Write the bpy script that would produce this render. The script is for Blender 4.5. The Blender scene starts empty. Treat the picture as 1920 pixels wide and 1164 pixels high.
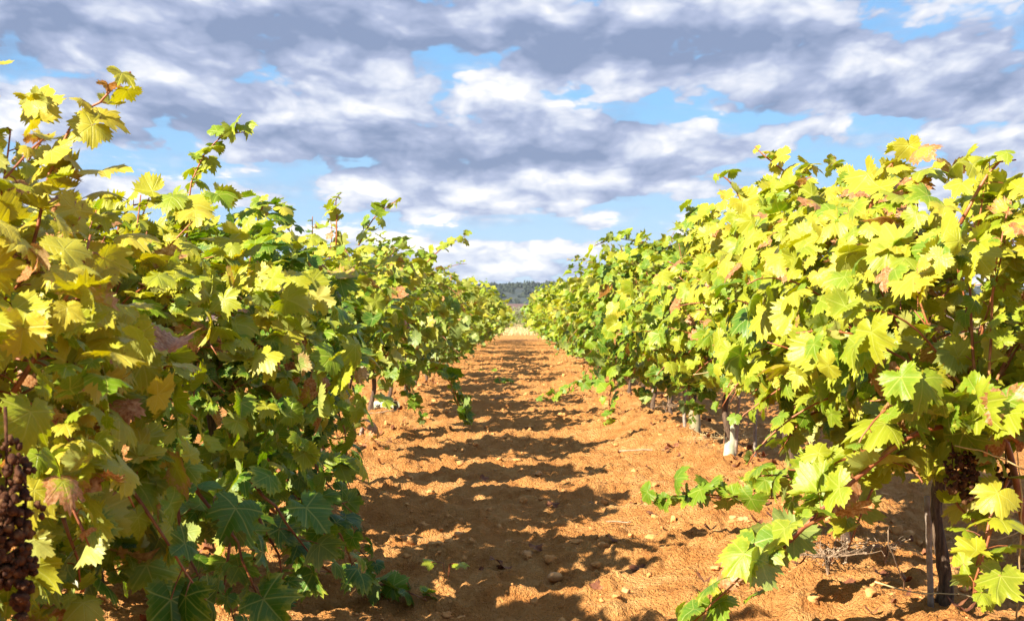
import bpy, math, random
import numpy as np
from mathutils import Vector

sc = bpy.context.scene
COL = sc.collection
F_PX, VPX, VPY, EYE = 2637.0, 972.0, 592.0, 0.9      # focal length in photo pixels, vanishing point, eye height


def W(px, py, d):
    """photo pixel at depth d (m) -> world point"""
    return Vector(((px - VPX) / F_PX * d, d, EYE - (py - VPY) / F_PX * d))


# ------------------------------------------------------------------ camera
cam_d = bpy.data.cameras.new('camera')
cam = bpy.data.objects.new('camera', cam_d)
COL.objects.link(cam)
cam.location = (0, 0, EYE)
cam.rotation_euler = (math.radians(90), 0, 0)
cam_d.sensor_width = 36.0
cam_d.lens = F_PX / 1920 * 36.0
cam_d.shift_x = -12 / 1920
cam_d.shift_y = 10 / 1920
cam_d.clip_start = 0.05
cam_d.clip_end = 6000
cam_d.dof.use_dof = True
cam_d.dof.focus_distance = 5.2
cam_d.dof.aperture_fstop = 13
sc.camera = cam

# ------------------------------------------------------------------ light
SUN_AZ = math.atan2(-0.72, -0.69)        # towards the sun: behind the camera, to the left
SUN_EL = math.radians(33)
TO_SUN = Vector((math.sin(SUN_AZ) * math.cos(SUN_EL), math.cos(SUN_AZ) * math.cos(SUN_EL), math.sin(SUN_EL)))
sun_d = bpy.data.lights.new('sun', 'SUN')
sun_d.energy = 5.0
sun_d.angle = math.radians(0.5)
sun_d.color = (1.0, 0.92, 0.76)
sun = bpy.data.objects.new('sun', sun_d)
sun.rotation_euler = TO_SUN.to_track_quat('Z', 'Y').to_euler()
sun.location = (-20, -15, 20)
COL.objects.link(sun)

sc.view_settings.view_transform = 'Standard'
sc.view_settings.look = 'None'
sc.view_settings.exposure = 1.72
sc.view_settings.gamma = 1
sc.view_settings.use_curve_mapping = False
sc.cycles.max_bounces = 8
sc.cycles.diffuse_bounces = 3
sc.cycles.transmission_bounces = 4
sc.cycles.transparent_max_bounces = 4


# ------------------------------------------------------------------ node helper
class NT:
    def __init__(self, nt):
        self.nt = nt
        self.n = nt.nodes
        self.l = nt.links

    def put(self, sock, v):
        if hasattr(v, 'is_output') or isinstance(v, bpy.types.NodeSocket):
            self.l.new(v, sock)
        elif v is not None:
            sock.default_value = v

    def m(self, op, a, b=None, c=None, clamp=False):
        nd = self.n.new('ShaderNodeMath')
        nd.operation = op
        nd.use_clamp = clamp
        self.put(nd.inputs[0], a)
        self.put(nd.inputs[1], b)
        self.put(nd.inputs[2], c)
        return nd.outputs[0]

    def add(self, a, b): return self.m('ADD', a, b)
    def sub(self, a, b): return self.m('SUBTRACT', a, b)
    def mul(self, a, b): return self.m('MULTIPLY', a, b)
    def div(self, a, b): return self.m('DIVIDE', a, b)

    def sstep(self, x, lo, hi):
        nd = self.n.new('ShaderNodeMapRange')
        nd.interpolation_type = 'SMOOTHSTEP'
        self.put(nd.inputs['Value'], x)
        nd.inputs['From Min'].default_value = lo
        nd.inputs['From Max'].default_value = hi
        return nd.outputs['Result']

    def xyz(self, x, y, z):
        nd = self.n.new('ShaderNodeCombineXYZ')
        for i, v in enumerate((x, y, z)):
            self.put(nd.inputs[i], v)
        return nd.outputs[0]

    def sep(self, v):
        nd = self.n.new('ShaderNodeSeparateXYZ')
        self.l.new(v, nd.inputs[0])
        return nd.outputs

    def noise(self, vec, scale, detail=4, rough=0.55, lac=2.0, dist=0.0, dim='3D'):
        nd = self.n.new('ShaderNodeTexNoise')
        nd.noise_dimensions = dim
        self.put(nd.inputs['Vector'], vec)
        nd.inputs['Scale'].default_value = scale
        nd.inputs['Detail'].default_value = detail
        nd.inputs['Roughness'].default_value = rough
        nd.inputs['Lacunarity'].default_value = lac
        nd.inputs['Distortion'].default_value = dist
        return nd.outputs['Fac']

    def mix(self, f, a, b, blend='MIX'):
        nd = self.n.new('ShaderNodeMix')
        nd.data_type = 'RGBA'
        nd.blend_type = blend
        self.put(nd.inputs[0], f)
        for k, v in ((6, a), (7, b)):
            if isinstance(v, tuple) and len(v) == 3:
                v = (*v, 1)
            self.put(nd.inputs[k], v)
        return nd.outputs[2]

    def ramp(self, f, stops, interp='LINEAR'):
        nd = self.n.new('ShaderNodeValToRGB')
        cr = nd.color_ramp
        cr.interpolation = interp
        while len(cr.elements) < len(stops):
            cr.elements.new(0.5)
        for e, (p, c) in zip(cr.elements, stops):
            e.position = p
            e.color = (*c, 1)
        self.put(nd.inputs[0], f)
        return nd.outputs[0]

    def attr(self, name):
        nd = self.n.new('ShaderNodeAttribute')
        nd.attribute_name = name
        return nd.outputs

    def bump(self, h, strength, dist, normal=None):
        nd = self.n.new('ShaderNodeBump')
        nd.inputs['Strength'].default_value = strength
        nd.inputs['Distance'].default_value = dist
        self.put(nd.inputs['Height'], h)
        if normal is not None:
            self.put(nd.inputs['Normal'], normal)
        return nd.outputs[0]


# ------------------------------------------------------------------ world: Nishita sky with a deck of broken cloud
world = bpy.data.worlds.new('World')
sc.world = world
world.use_nodes = True
t = NT(world.node_tree)
t.n.clear()
sky = t.n.new('ShaderNodeTexSky')
sky.sky_type = 'NISHITA'
sky.sun_disc = False
sky.sun_elevation = SUN_EL
sky.sun_rotation = SUN_AZ % (2 * math.pi)
sky.altitude = 700
sky.air_density = 1.2
sky.dust_density = 0.2
sky.ozone_density = 3.0
tc = t.n.new('ShaderNodeTexCoord')
dx, dy, dz = t.sep(tc.outputs['Generated'])
u = t.m('ARCTAN2', dx, dy)
hor = t.m('SQRT', t.add(t.mul(dx, dx), t.mul(dy, dy)))
v = t.m('MAXIMUM', t.div(dz, t.m('MAXIMUM', hor, 0.02)), 0.0)
v = t.m('MINIMUM', v, 6.0)


def cloud_coord(vv, uu):
    return t.xyz(t.mul(uu, t.div(1.65, t.add(vv, 0.30))), t.mul(t.m('LOGARITHM', t.add(vv, 0.13), 2.71828), 1.95), 0.0)


wn = t.noise(cloud_coord(v, u), 3.5, 3, 0.55, dim='2D')
vadd = t.n.new('ShaderNodeVectorMath')
vadd.operation = 'ADD'
t.l.new(cloud_coord(v, u), vadd.inputs[0])
vadd.inputs[1].default_value = (7.3, 4.1, 0.0)
wn2 = t.noise(vadd.outputs[0], 4.0, 3.0, 0.55, dim='2D')
uw = t.add(u, t.mul(t.sub(wn, 0.5), 0.10))
vw = t.add(v, t.mul(t.sub(wn2, 0.5), t.mul(t.add(v, 0.06), 0.22)))


def gauss(px, py, sx, sy, amp):
    a = t.mul(t.sub(uw, (px - VPX) / F_PX), F_PX / sx)
    b = t.mul(t.sub(vw, (VPY - py) / F_PX), F_PX / sy)
    g = t.m('POWER', 2.71828, t.mul(t.add(t.mul(a, a), t.mul(b, b)), -1.0))
    return t.mul(g, amp)


def total(lst):
    s = gauss(*lst[0])
    for q in lst[1:]:
        s = t.add(s, gauss(*q))
    return s


# places where the cloud thins to blue (negative) or is solid (positive)
COVER = [
    (300, 312, 210, 42, -0.62), (120, 290, 120, 26, -0.30), (520, 345, 110, 40, -0.45), (860, 125, 130, 26, -0.60),
    (1120, 158, 90, 14, -0.45), (1300, 215, 150, 26, -0.55), (1680, 245, 110, 26, -0.5), (36, 158, 34, 14, -0.5),
    (450, 415, 420, 40, -0.42), (1330, 380, 260, 50, -0.45), (960, 418, 300, 26, -0.35), (1540, 330, 120, 34, -0.45),
    (470, 115, 50, 18, -0.35), (1500, 10, 90, 14, -0.15), (640, 450, 240, 34, -0.45), (1250, 450, 240, 40, -0.35),
    (350, 60, 560, 70, 0.5), (1300, 110, 420, 70, 0.5), (700, 270, 520, 44, 0.5), (1000, 260, 200, 60, 0.35),
    (200, 220, 380, 46, 0.55), (820, 355, 380, 40, 0.45), (1150, 330, 200, 40, 0.30), (1760, 215, 240, 34, 0.35), (1000, 30, 900, 60, 0.3), (600, 120, 160, 26, 0.35), (760, 460, 300, 16, 0.25), (1000, 512, 200, 12, 0.3),
    (250, 345, 110, 24, 0.40), (1400, 265, 190, 34, 0.28), (1820, 290, 150, 34, 0.35), (700, 185, 420, 30, 0.35), (900, 370, 300, 26, 0.3), (1750, 170, 300, 60, 0.3),
]
# light (positive, tops) and dark (negative, bases) of the cloud
SHADE = [
    (200, 95, 500, 48, -0.36), (420, 40, 420, 50, -0.20), (1250, 110, 420, 55, -0.34), (780, 85, 300, 34, -0.24),
    (560, 140, 260, 24, -0.2), (1050, 60, 250, 50, -0.20), (1800, 165, 260, 70, -0.2), (500, 250, 330, 24, -0.34), (850, 305, 380, 30, -0.38), (1100, 260, 150, 55, -0.30),
    (430, 200, 60, 22, -0.30), (60, 200, 110, 34, -0.2), (1500, 190, 250, 30, -0.22), (1650, 300, 200, 24, -0.12),
    (760, 185, 420, 34, 0.30), (1080, 200, 70, 40, 0.42), (960, 150, 130, 30, 0.3), (180, 165, 180, 24, 0.24), (120, 240, 220, 20, 0.15),
    (1600, 135, 130, 26, 0.36), (1000, 20, 80, 20, 0.36), (1830, 40, 130, 30, 0.28), (1400, 265, 200, 30, 0.26), (1800, 275, 170, 30, 0.30),
    (260, 345, 160, 28, 0.26), (560, 345, 120, 30, 0.12), (850, 380, 300, 26, 0.1), (940, 465, 200, 22, 0.26), (960, 507, 90, 12, 0.34),
    (1180, 412, 60, 14, 0.24), (1480, 40, 120, 26, 0.20), (660, 130, 150, 20, 0.16),
]


def puff(vec, scale, detail):
    nd = t.n.new('ShaderNodeTexVoronoi')
    nd.feature = 'F1'
    nd.voronoi_dimensions = '2D'
    t.put(nd.inputs['Vector'], vec)
    nd.inputs['Scale'].default_value = scale
    nd.inputs['Detail'].default_value = detail
    nd.inputs['Roughness'].default_value = 0.5
    nd.inputs['Lacunarity'].default_value = 2.2
    return t.sub(1.0, nd.outputs['Distance'])


wx = t.mul(t.sub(wn, 0.5), 0.10)
wy = t.mul(t.sub(wn2, 0.5), 0.10)


def shifted(du, dv):
    px, py, pz = t.sep(cloud_coord(t.add(v, dv), t.add(u, du)))
    return t.xyz(t.add(px, wx), t.add(py, wy), 0.0)


P0 = shifted(0.0, 0.0)
PU = shifted(-0.012, t.add(t.mul(v, 0.10), 0.010))
n0 = t.add(t.mul(t.noise(P0, 1.8, 8, 0.56, dim='2D'), 0.60), t.mul(puff(P0, 5.0, 3.0), 0.48))
n1 = t.add(t.mul(t.noise(PU, 1.8, 5, 0.54, dim='2D'), 0.60), t.mul(puff(PU, 5.0, 2.0), 0.48))
fine = t.noise(P0, 5.0, 6, 0.6, dim='2D')
dens = t.add(t.add(t.mul(t.sub(n0, 0.455), 1.6), t.mul(t.sub(fine, 0.5), 0.30)), total(COVER))
strat = t.noise(t.xyz(t.mul(u, 7.0), t.mul(v, 62.0), 0.0), 1.0, 5, 0.55, dim='2D')
low = t.sub(1.0, t.sstep(v, 0.05, 0.135))
dens = t.add(dens, t.mul(low, t.add(t.mul(t.sub(strat, 0.46), 2.2), 0.26)))
cover = t.sstep(dens, -0.20, 0.05)
wisp = t.mul(t.sstep(t.add(t.mul(fine, 0.5), t.mul(strat, 0.5)), 0.40, 0.66), t.sstep(dens, -0.75, -0.1))
cover = t.m('MAXIMUM', cover, t.mul(wisp, 0.6))
relief = t.mul(t.sub(n0, n1), 1.15)
shade = t.add(t.add(t.add(0.49, relief), t.mul(total(SHADE), 1.25)), t.mul(t.sub(fine, 0.5), 0.55))
shade = t.add(shade, t.mul(low, t.mul(t.sub(strat, 0.40), 1.1)))
shade = t.add(shade, t.mul(t.sub(n0, 0.57), 0.6))
shade = t.add(t.mul(t.sub(shade, 0.5), 0.72), 0.545)
CS = 0.355
ccol = t.ramp(t.m('ADD', shade, 0.0, clamp=True), [
    (0.0, (0.235 * CS, 0.295 * CS, 0.455 * CS)), (0.36, (0.41 * CS, 0.465 * CS, 0.64 * CS)), (0.55, (0.60 * CS, 0.645 * CS, 0.77 * CS)),
    (0.76, (0.82 * CS, 0.83 * CS, 0.88 * CS)), (1.0, (1.16 * CS, 1.13 * CS, 1.06 * CS))])
hs = t.n.new('ShaderNodeHueSaturation')
hs.inputs['Hue'].default_value = 0.485
hs.inputs['Saturation'].default_value = 1.2
hs.inputs['Value'].default_value = 0.041
t.l.new(sky.outputs[0], hs.inputs['Color'])
blue = t.mix(0.85, hs.outputs[0], t.ramp(t.m('MULTIPLY', v, 4.0, clamp=True), [(0.0, (0.18, 0.235, 0.30)), (0.3, (0.135, 0.215, 0.31)), (0.6, (0.095, 0.195, 0.32)), (1.0, (0.075, 0.17, 0.32))]))
final = t.mix(t.mul(cover, 0.97), blue, ccol)
bg = t.n.new('ShaderNodeBackground')
t.l.new(final, bg.inputs['Color'])
bg.inputs['Strength'].default_value = 1.0
wo = t.n.new('ShaderNodeOutputWorld')
t.l.new(bg.outputs[0], wo.inputs['Surface'])


# ------------------------------------------------------------------ materials
def new_mat(name):
    mt = bpy.data.materials.new(name)
    mt.use_nodes = True
    q = NT(mt.node_tree)
    q.n.clear()
    out = q.n.new('ShaderNodeOutputMaterial')
    return mt, q, out


def pbsdf(q, col, rough, normal=None, spec=0.4):
    p = q.n.new('ShaderNodeBsdfPrincipled')
    if isinstance(col, tuple):
        col = (*col, 1)
    q.put(p.inputs['Base Color'], col)
    q.put(p.inputs['Roughness'], rough)
    p.inputs['Specular IOR Level'].default_value = spec
    if normal is not None:
        q.put(p.inputs['Normal'], normal)
    return p.outputs[0]


def objc(q):
    return q.n.new('ShaderNodeTexCoord').outputs['Object']


def leaf_material(fine_detail):
    mt, q, out = new_mat('vine_leaf' if fine_detail else 'vine_leaf_far')
    a = q.attr('leafcol')
    hue, brown, rnd = q.sep(a['Color'])
    base = q.ramp(hue, [(0.0, (0.032, 0.090, 0.007)), (0.25, (0.078, 0.170, 0.009)), (0.5, (0.17, 0.25, 0.012)),
                        (0.75, (0.32, 0.325, 0.020)), (1.0, (0.45, 0.37, 0.035))])
    lu = q.attr('leafuv')['Vector']
    lx, ly, lr = q.sep(lu)
    rough = 0.42
    nrm = None
    pos = objc(q)
    if fine_detail:
        ax = q.m('ABSOLUTE', lx)
        th = q.m('ARCTAN2', ax, ly)
        r = q.m('SQRT', q.add(q.mul(lx, lx), q.mul(ly, ly)))
        dmin = None
        for k in (0.0, 0.92, 1.85):
            dd = q.sub(th, k)
            s = q.m('ABSOLUTE', q.mul(r, q.m('SINE', dd)))
            s = q.add(s, q.m('GREATER_THAN', q.m('ABSOLUTE', dd), 1.2))
            dmin = s if dmin is None else q.m('MINIMUM', dmin, s)
        vein = q.sub(1.0, q.sstep(dmin, 0.004, 0.034))
        lat = q.m('SINE', q.mul(q.sub(ly, q.mul(ax, 0.75)), 34.0))
        lat = q.mul(q.sstep(lat, 0.80, 1.0), q.sstep(dmin, 0.02, 0.06))
        fn = q.noise(lu, 5.0, 4, 0.6)
        # yellowing starts between the veins and at the margin
        marg = q.sstep(q.add(lr, q.mul(q.sub(fn, 0.5), 0.9)), 0.62, 1.12)
        base = q.mix(q.mul(marg, q.mul(rnd, 0.6)), base, (0.50, 0.45, 0.040))
        base = q.mix(q.mul(vein, 0.38), base, (0.50, 0.50, 0.12))
        base = q.mix(q.mul(lat, 0.13), base, (0.50, 0.50, 0.12))
        # rust spots
        spot = q.noise(pos, 95.0, 3, 0.5)
        spot = q.sstep(spot, 0.69, 0.75)
        base = q.mix(q.mul(spot, q.mul(hue, 0.8)), base, (0.20, 0.07, 0.02))
        dry = q.sstep(q.add(q.mul(q.sub(fn, 0.5), 1.1), q.add(q.mul(lr, 0.55), q.mul(brown, 1.5))), 0.92, 1.22)
        dcol = q.ramp(fn, [(0.25, (0.13, 0.038, 0.013)), (0.45, (0.36, 0.15, 0.05)), (0.7, (0.58, 0.35, 0.17))])
        base = q.mix(dry, base, dcol)
        h = q.add(q.add(q.mul(vein, -0.8), q.mul(lat, -0.35)), q.mul(q.noise(pos, 130.0, 3, 0.6), 0.9))
        nrm = q.bump(h, 0.55, 0.0016)
    else:
        base = q.mix(q.sstep(brown, 0.35, 0.7), base, (0.34, 0.14, 0.05))
        base = q.mix(q.mul(rnd, 0.25), base, (0.44, 0.42, 0.04))
    geo = q.n.new('ShaderNodeNewGeometry')
    under = q.mix(0.38, base, (0.36, 0.38, 0.17))
    col = q.mix(geo.outputs['Backfacing'], base, under)
    p = pbsdf(q, col, rough, nrm, 0.35)
    tr = q.n.new('ShaderNodeBsdfTranslucent')
    tcol = q.n.new('ShaderNodeHueSaturation')
    tcol.inputs['Saturation'].default_value = 1.12
    tcol.inputs['Value'].default_value = 1.25
    q.l.new(base, tcol.inputs['Color'])
    q.l.new(tcol.outputs[0], tr.inputs['Color'])
    if nrm is not None:
        q.l.new(nrm, tr.inputs['Normal'])
    mx = q.n.new('ShaderNodeMixShader')
    mx.inputs[0].default_value = 0.36
    q.l.new(p, mx.inputs[1])
    q.l.new(tr.outputs[0], mx.inputs[2])
    q.l.new(mx.outputs[0], out.inputs['Surface'])
    return mt


def cane_material():
    mt, q, out = new_mat('vine_cane')
    n = q.noise(objc(q), 22.0, 5, 0.6)
    c = q.ramp(n, [(0.3, (0.13, 0.035, 0.014)), (0.5, (0.27, 0.085, 0.03)), (0.7, (0.36, 0.17, 0.06))])
    q.l.new(pbsdf(q, c, 0.5, q.bump(q.noise(objc(q), 160, 3), 0.4, 0.001)), out.inputs[0])
    return mt


def bark_material():
    mt, q, out = new_mat('vine_bark')
    o = objc(q)
    mp = q.n.new('ShaderNodeMapping')
    mp.inputs['Scale'].default_value = (1, 1, 0.09)
    q.l.new(o, mp.inputs[0])
    n = q.noise(mp.outputs[0], 120, 6, 0.65)
    c = q.ramp(n, [(0.3, (0.02, 0.012, 0.008)), (0.5, (0.085, 0.05, 0.03)), (0.72, (0.21, 0.14, 0.085))])
    q.l.new(pbsdf(q, c, 0.85, q.bump(n, 1.0, 0.008)), out.inputs[0])
    return mt


def soil_material():
    mt, q, out = new_mat('red_soil')
    o = objc(q)
    x, y, z = q.sep(o)
    n1 = q.noise(o, 1.1, 5, 0.6)
    n2 = q.noise(o, 9.0, 6, 0.65)
    n3 = q.noise(o, 60.0, 5, 0.7)
    n4 = q.noise(o, 240.0, 3, 0.6)
    c = q.ramp(n2, [(0.28, (0.36, 0.135, 0.034)), (0.5, (0.55, 0.248, 0.075)), (0.74, (0.67, 0.37, 0.14))])
    c = q.mix(q.mul(q.sstep(n1, 0.45, 0.7), 0.5), c, (0.52, 0.20, 0.05))
    c = q.mix(q.mul(q.sstep(n3, 0.55, 0.78), 0.5), c, (0.58, 0.32, 0.12))
    c = q.mix(q.mul(q.sstep(n4, 0.6, 0.75), 0.35), c, (0.16, 0.05, 0.014))
    # pale stubble field beyond the vineyard, with an uneven edge
    fe = q.add(y, q.mul(q.sub(q.noise(o, 0.25, 4), 0.5), 14.0))
    far = q.sstep(fe, 64.0, 69.0)
    fc = q.ramp(q.noise(o, 0.06, 6, 0.65), [(0.35, (0.42, 0.29, 0.12)), (0.55, (0.30, 0.23, 0.09)), (0.7, (0.17, 0.17, 0.055))])
    c = q.mix(far, c, fc)
    h = q.add(q.mul(n3, 0.7), q.mul(n4, 0.3))
    vo = q.n.new('ShaderNodeTexVoronoi')
    vo.inputs['Scale'].default_value = 75.0
    vo.inputs['Detail'].default_value = 1.5
    q.l.new(o, vo.inputs['Vector'])
    h = q.add(h, q.mul(q.sub(0.6, vo.outputs['Distance']), 0.55))
    nb = q.bump(h, 1.0, 0.03)
    q.l.new(pbsdf(q, c, 0.95, nb, 0.1), out.inputs[0])
    return mt


def simple_mat(name, stops, scale, rough=0.8, bump=0.4, bdist=0.002, detail=5, spec=0.3):
    mt, q, out = new_mat(name)
    n = q.noise(objc(q), scale, detail, 0.62)
    c = q.ramp(n, stops)
    q.l.new(pbsdf(q, c, rough, q.bump(q.noise(objc(q), scale * 3, 4), bump, bdist), spec), out.inputs[0])
    return mt


M_LEAF = leaf_material(True)
M_LEAF_FAR = leaf_material(False)
M_CANE = cane_material()
M_BARK = bark_material()
M_SOIL = soil_material()
M_CLOD = simple_mat('soil_clod', [(0.3, (0.36, 0.15, 0.042)), (0.5, (0.50, 0.235, 0.078)), (0.72, (0.60, 0.32, 0.115))], 30, 0.95, 0.8, 0.006)
M_STONE = simple_mat('pale_stone', [(0.3, (0.34, 0.15, 0.05)), (0.6, (0.54, 0.29, 0.12))], 25, 0.85, 0.6, 0.004)
M_GRAPE = simple_mat('shrivelled_grape', [(0.3, (0.022, 0.008, 0.005)), (0.5, (0.065, 0.024, 0.010)), (0.7, (0.15, 0.075, 0.028))], 60, 0.78, 0.9, 0.003, 5, 0.15)
M_GUARD = simple_mat('white_guard_plastic', [(0.35, (0.30, 0.31, 0.20)), (0.5, (0.40, 0.40, 0.29)), (0.68, (0.25, 0.16, 0.08))], 14, 0.5, 0.25, 0.002)
M_GUARD_OLD = simple_mat('weathered_guard_plastic', [(0.3, (0.16, 0.14, 0.08)), (0.55, (0.28, 0.24, 0.14)), (0.8, (0.36, 0.24, 0.12))], 16, 0.6, 0.25, 0.002)
M_STAKE = simple_mat('grey_wood', [(0.3, (0.14, 0.10, 0.075)), (0.6, (0.30, 0.24, 0.19))], 40, 0.8, 0.6, 0.002)
M_STRAW = simple_mat('dry_straw', [(0.3, (0.38, 0.25, 0.10)), (0.7, (0.62, 0.47, 0.24))], 30, 0.7, 0.2, 0.001)
M_DEADLEAF = simple_mat('dead_leaf', [(0.3, (0.06, 0.018, 0.008)), (0.5, (0.15, 0.05, 0.02)), (0.72, (0.30, 0.14, 0.06))], 35, 0.8, 0.6, 0.003)
M_TWIG = simple_mat('dry_twig', [(0.3, (0.14, 0.08, 0.045)), (0.7, (0.40, 0.29, 0.19))], 40, 0.8, 0.4, 0.001)
M_GRASS = simple_mat('dry_grass', [(0.3, (0.40, 0.28, 0.12)), (0.7, (0.62, 0.48, 0.24))], 3, 0.8, 0.1, 0.001)
M_BUSH = simple_mat('bush_leaf', [(0.3, (0.055, 0.085, 0.014)), (0.7, (0.15, 0.17, 0.035))], 1.2, 0.7, 0.1, 0.001)
M_BUSHG = simple_mat('grey_bush_leaf', [(0.3, (0.12, 0.14, 0.07)), (0.7, (0.22, 0.24, 0.13))], 1.2, 0.7, 0.1, 0.001)
M_HILL = simple_mat('hill_scrub', [(0.35, (0.016, 0.024, 0.022)), (0.54, (0.030, 0.038, 0.028)), (0.72, (0.085, 0.066, 0.050))], 0.022, 0.9, 0.3, 0.5, 8)
M_PLOUGH = simple_mat('ploughed_slope', [(0.35, (0.085, 0.045, 0.036)), (0.6, (0.15, 0.075, 0.055))], 0.05, 0.95, 0.3, 0.3)
M_WOOD = simple_mat('far_wood', [(0.3, (0.014, 0.022, 0.014)), (0.7, (0.045, 0.055, 0.032))], 0.2, 0.9, 0.2, 0.2)


# ------------------------------------------------------------------ mesh helpers
def mesh_np(name, V, quads=None, tris=None, mat=None, smooth=True, attrs=None):
    V = np.asarray(V, dtype=np.float32).reshape(-1, 3)
    me = bpy.data.meshes.new(name)
    idx, starts = [], []
    pos = 0
    for f, k in ((quads, 4), (tris, 3)):
        if f is None or len(f) == 0:
            continue
        f = np.asarray(f, dtype=np.int32).reshape(-1, k)
        idx.append(f.ravel())
        starts.append(pos + np.arange(len(f), dtype=np.int32) * k)
        pos += f.size
    idx = np.concatenate(idx)
    starts = np.concatenate(starts)
    me.vertices.add(len(V))
    me.vertices.foreach_set('co', V.ravel())
    me.loops.add(len(idx))
    me.loops.foreach_set('vertex_index', idx)
    me.polygons.add(len(starts))
    me.polygons.foreach_set('loop_start', starts)
    me.update(calc_edges=True)
    if smooth:
        me.polygons.foreach_set('use_smooth', np.ones(len(starts), dtype=bool))
    for an, (typ, arr) in (attrs or {}).items():
        at = me.attributes.new(an, typ, 'POINT')
        at.data.foreach_set('color' if typ == 'FLOAT_COLOR' else 'vector', np.asarray(arr, dtype=np.float32).ravel())
    if mat is not None:
        me.materials.append(mat)
    me.validate()
    return me


def link(name, data, parent=None, loc=None):
    o = bpy.data.objects.new(name, data)
    COL.objects.link(o)
    if parent is not None:
        o.parent = parent
    if loc is not None:
        o.location = loc
    return o


def tag(o, label=None, cat=None, group=None, kind=None):
    for k, val in (('label', label), ('category', cat), ('group', group), ('kind', kind)):
        if val:
            o[k] = val
    return o


def copy_tree(o, parent=None):
    c = o.copy()
    COL.objects.link(c)
    if parent is not None:
        c.parent = parent
    for ch in list(o.children):
        copy_tree(ch, c)
    return c


def nrmz(a):
    return a / np.maximum(np.linalg.norm(a, axis=-1, keepdims=True), 1e-9)


class Geo:
    """collects tubes and plates into one mesh"""
    def __init__(self):
        self.V, self.Q, self.T, self.n = [], [], [], 0

    def tube(self, pts, rad, ns=6, cap=True, jitter=0.0, rng=None):
        P = np.asarray(pts, dtype=float)
        k = len(P)
        R = np.broadcast_to(np.asarray(rad, dtype=float), (k,)).copy()
        T = np.empty_like(P)
        T[1:-1] = P[2:] - P[:-2]
        T[0] = P[1] - P[0]
        T[-1] = P[-1] - P[-2]
        T = nrmz(T)
        ref = np.array([0.31, 0.17, 0.93])
        if abs(T[0] @ ref) > 0.9:
            ref = np.array([0.93, 0.2, 0.3])
        A = nrmz(np.cross(T, ref))
        B = np.cross(T, A)
        an = np.arange(ns) * 2 * math.pi / ns
        rr = R[:, None] * np.ones(ns)
        if jitter and rng is not None:
            rr = rr * (1 + jitter * rng.standard_normal((k, ns)))
        V = P[:, None, :] + rr[..., None] * (A[:, None, :] * np.cos(an)[None, :, None] + B[:, None, :] * np.sin(an)[None, :, None])
        i = np.arange(k - 1)[:, None] * ns
        j = np.arange(ns)[None, :]
        j2 = (j + 1) % ns
        q = np.stack([i + j, i + j2, i + ns + j2, i + ns + j], -1).reshape(-1, 4) + self.n
        self.V.append(V.reshape(-1, 3))
        self.Q.append(q)
        n0 = self.n
        self.n += k * ns
        if cap:
            self.V.append(P[[0, -1]])
            c0, c1 = self.n, self.n + 1
            self.n += 2
            jj = np.arange(ns)
            self.T.append(np.stack([np.full(ns, c0), n0 + (jj + 1) % ns, n0 + jj], -1))
            b = n0 + (k - 1) * ns
            self.T.append(np.stack([np.full(ns, c1), b + jj, b + (jj + 1) % ns], -1))

    def raw(self, V, T):
        self.V.append(np.asarray(V, float))
        self.T.append(np.asarray(T, int) + self.n)
        self.n += len(V)

    def mesh(self, name, mat, smooth=True):
        return mesh_np(name, np.concatenate(self.V), np.concatenate(self.Q) if self.Q else None,
                       np.concatenate(self.T) if self.T else None, mat, smooth)


_rs = np.random.RandomState(7)
_LAT = _rs.rand(256, 256)


def vnoise(x, y, seed=0):
    x = np.asarray(x, float) + seed * 17.31
    y = np.asarray(y, float) + seed * 9.73
    xi = np.floor(x).astype(int)
    yi = np.floor(y).astype(int)
    fx, fy = x - xi, y - yi
    fx = fx * fx * (3 - 2 * fx)
    fy = fy * fy * (3 - 2 * fy)
    a = _LAT[xi % 256, yi % 256]
    b = _LAT[(xi + 1) % 256, yi % 256]
    c = _LAT[xi % 256, (yi + 1) % 256]
    d = _LAT[(xi + 1) % 256, (yi + 1) % 256]
    return (a * (1 - fx) + b * fx) * (1 - fy) + (c * (1 - fx) + d * fx) * fy - 0.5


def fbm(x, y, oct=4, seed=0, gain=0.5):
    s, a = 0, 1.0
    for k in range(oct):
        s = s + a * vnoise(x * 2 ** k, y * 2 ** k, seed + k * 3)
        a *= gain
    return s


ROW_X = 1.22


# ------------------------------------------------------------------ ground
def soil_height(x, y):
    x = np.asarray(x, float)
    y = np.asarray(y, float)
    near = 1 / (1 + (np.maximum(y, 0) / 45) ** 4) / (1 + (x / 5.0) ** 6)
    # mounds under the rows, shallow path
    h = 0.07 * np.exp(-((np.abs(x) - ROW_X) / 0.42) ** 2) - 0.015
    h = h + 0.05 * np.exp(-((x - 0.95) / 0.35) ** 2 - ((y - 10.4) / 1.3) ** 2)
    # cultivator ridges across the path, drifting
    yy = y + 0.22 * x + 0.35 * fbm(x * 0.7, y * 0.5, 3, 5)
    rid = 0.5 - np.abs(vnoise(x * 0.55, yy * 2.3, 2)) * 2
    rid2 = vnoise(x * 0.9, yy * 5.5, 11)
    env = np.exp(-(x / 1.5) ** 4)
    h = h + env * (0.085 * rid + 0.050 * rid2)
    h = h + 0.05 * fbm(x * 1.3, y * 1.3, 3, 8)
    cl = fbm(x * 9, y * 9, 4, 21, 0.62)
    h = h + 0.050 * np.maximum(cl, -0.12) + 0.030 * np.maximum(fbm(x * 34, y * 34, 2, 31), 0)
    return h * near


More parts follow.
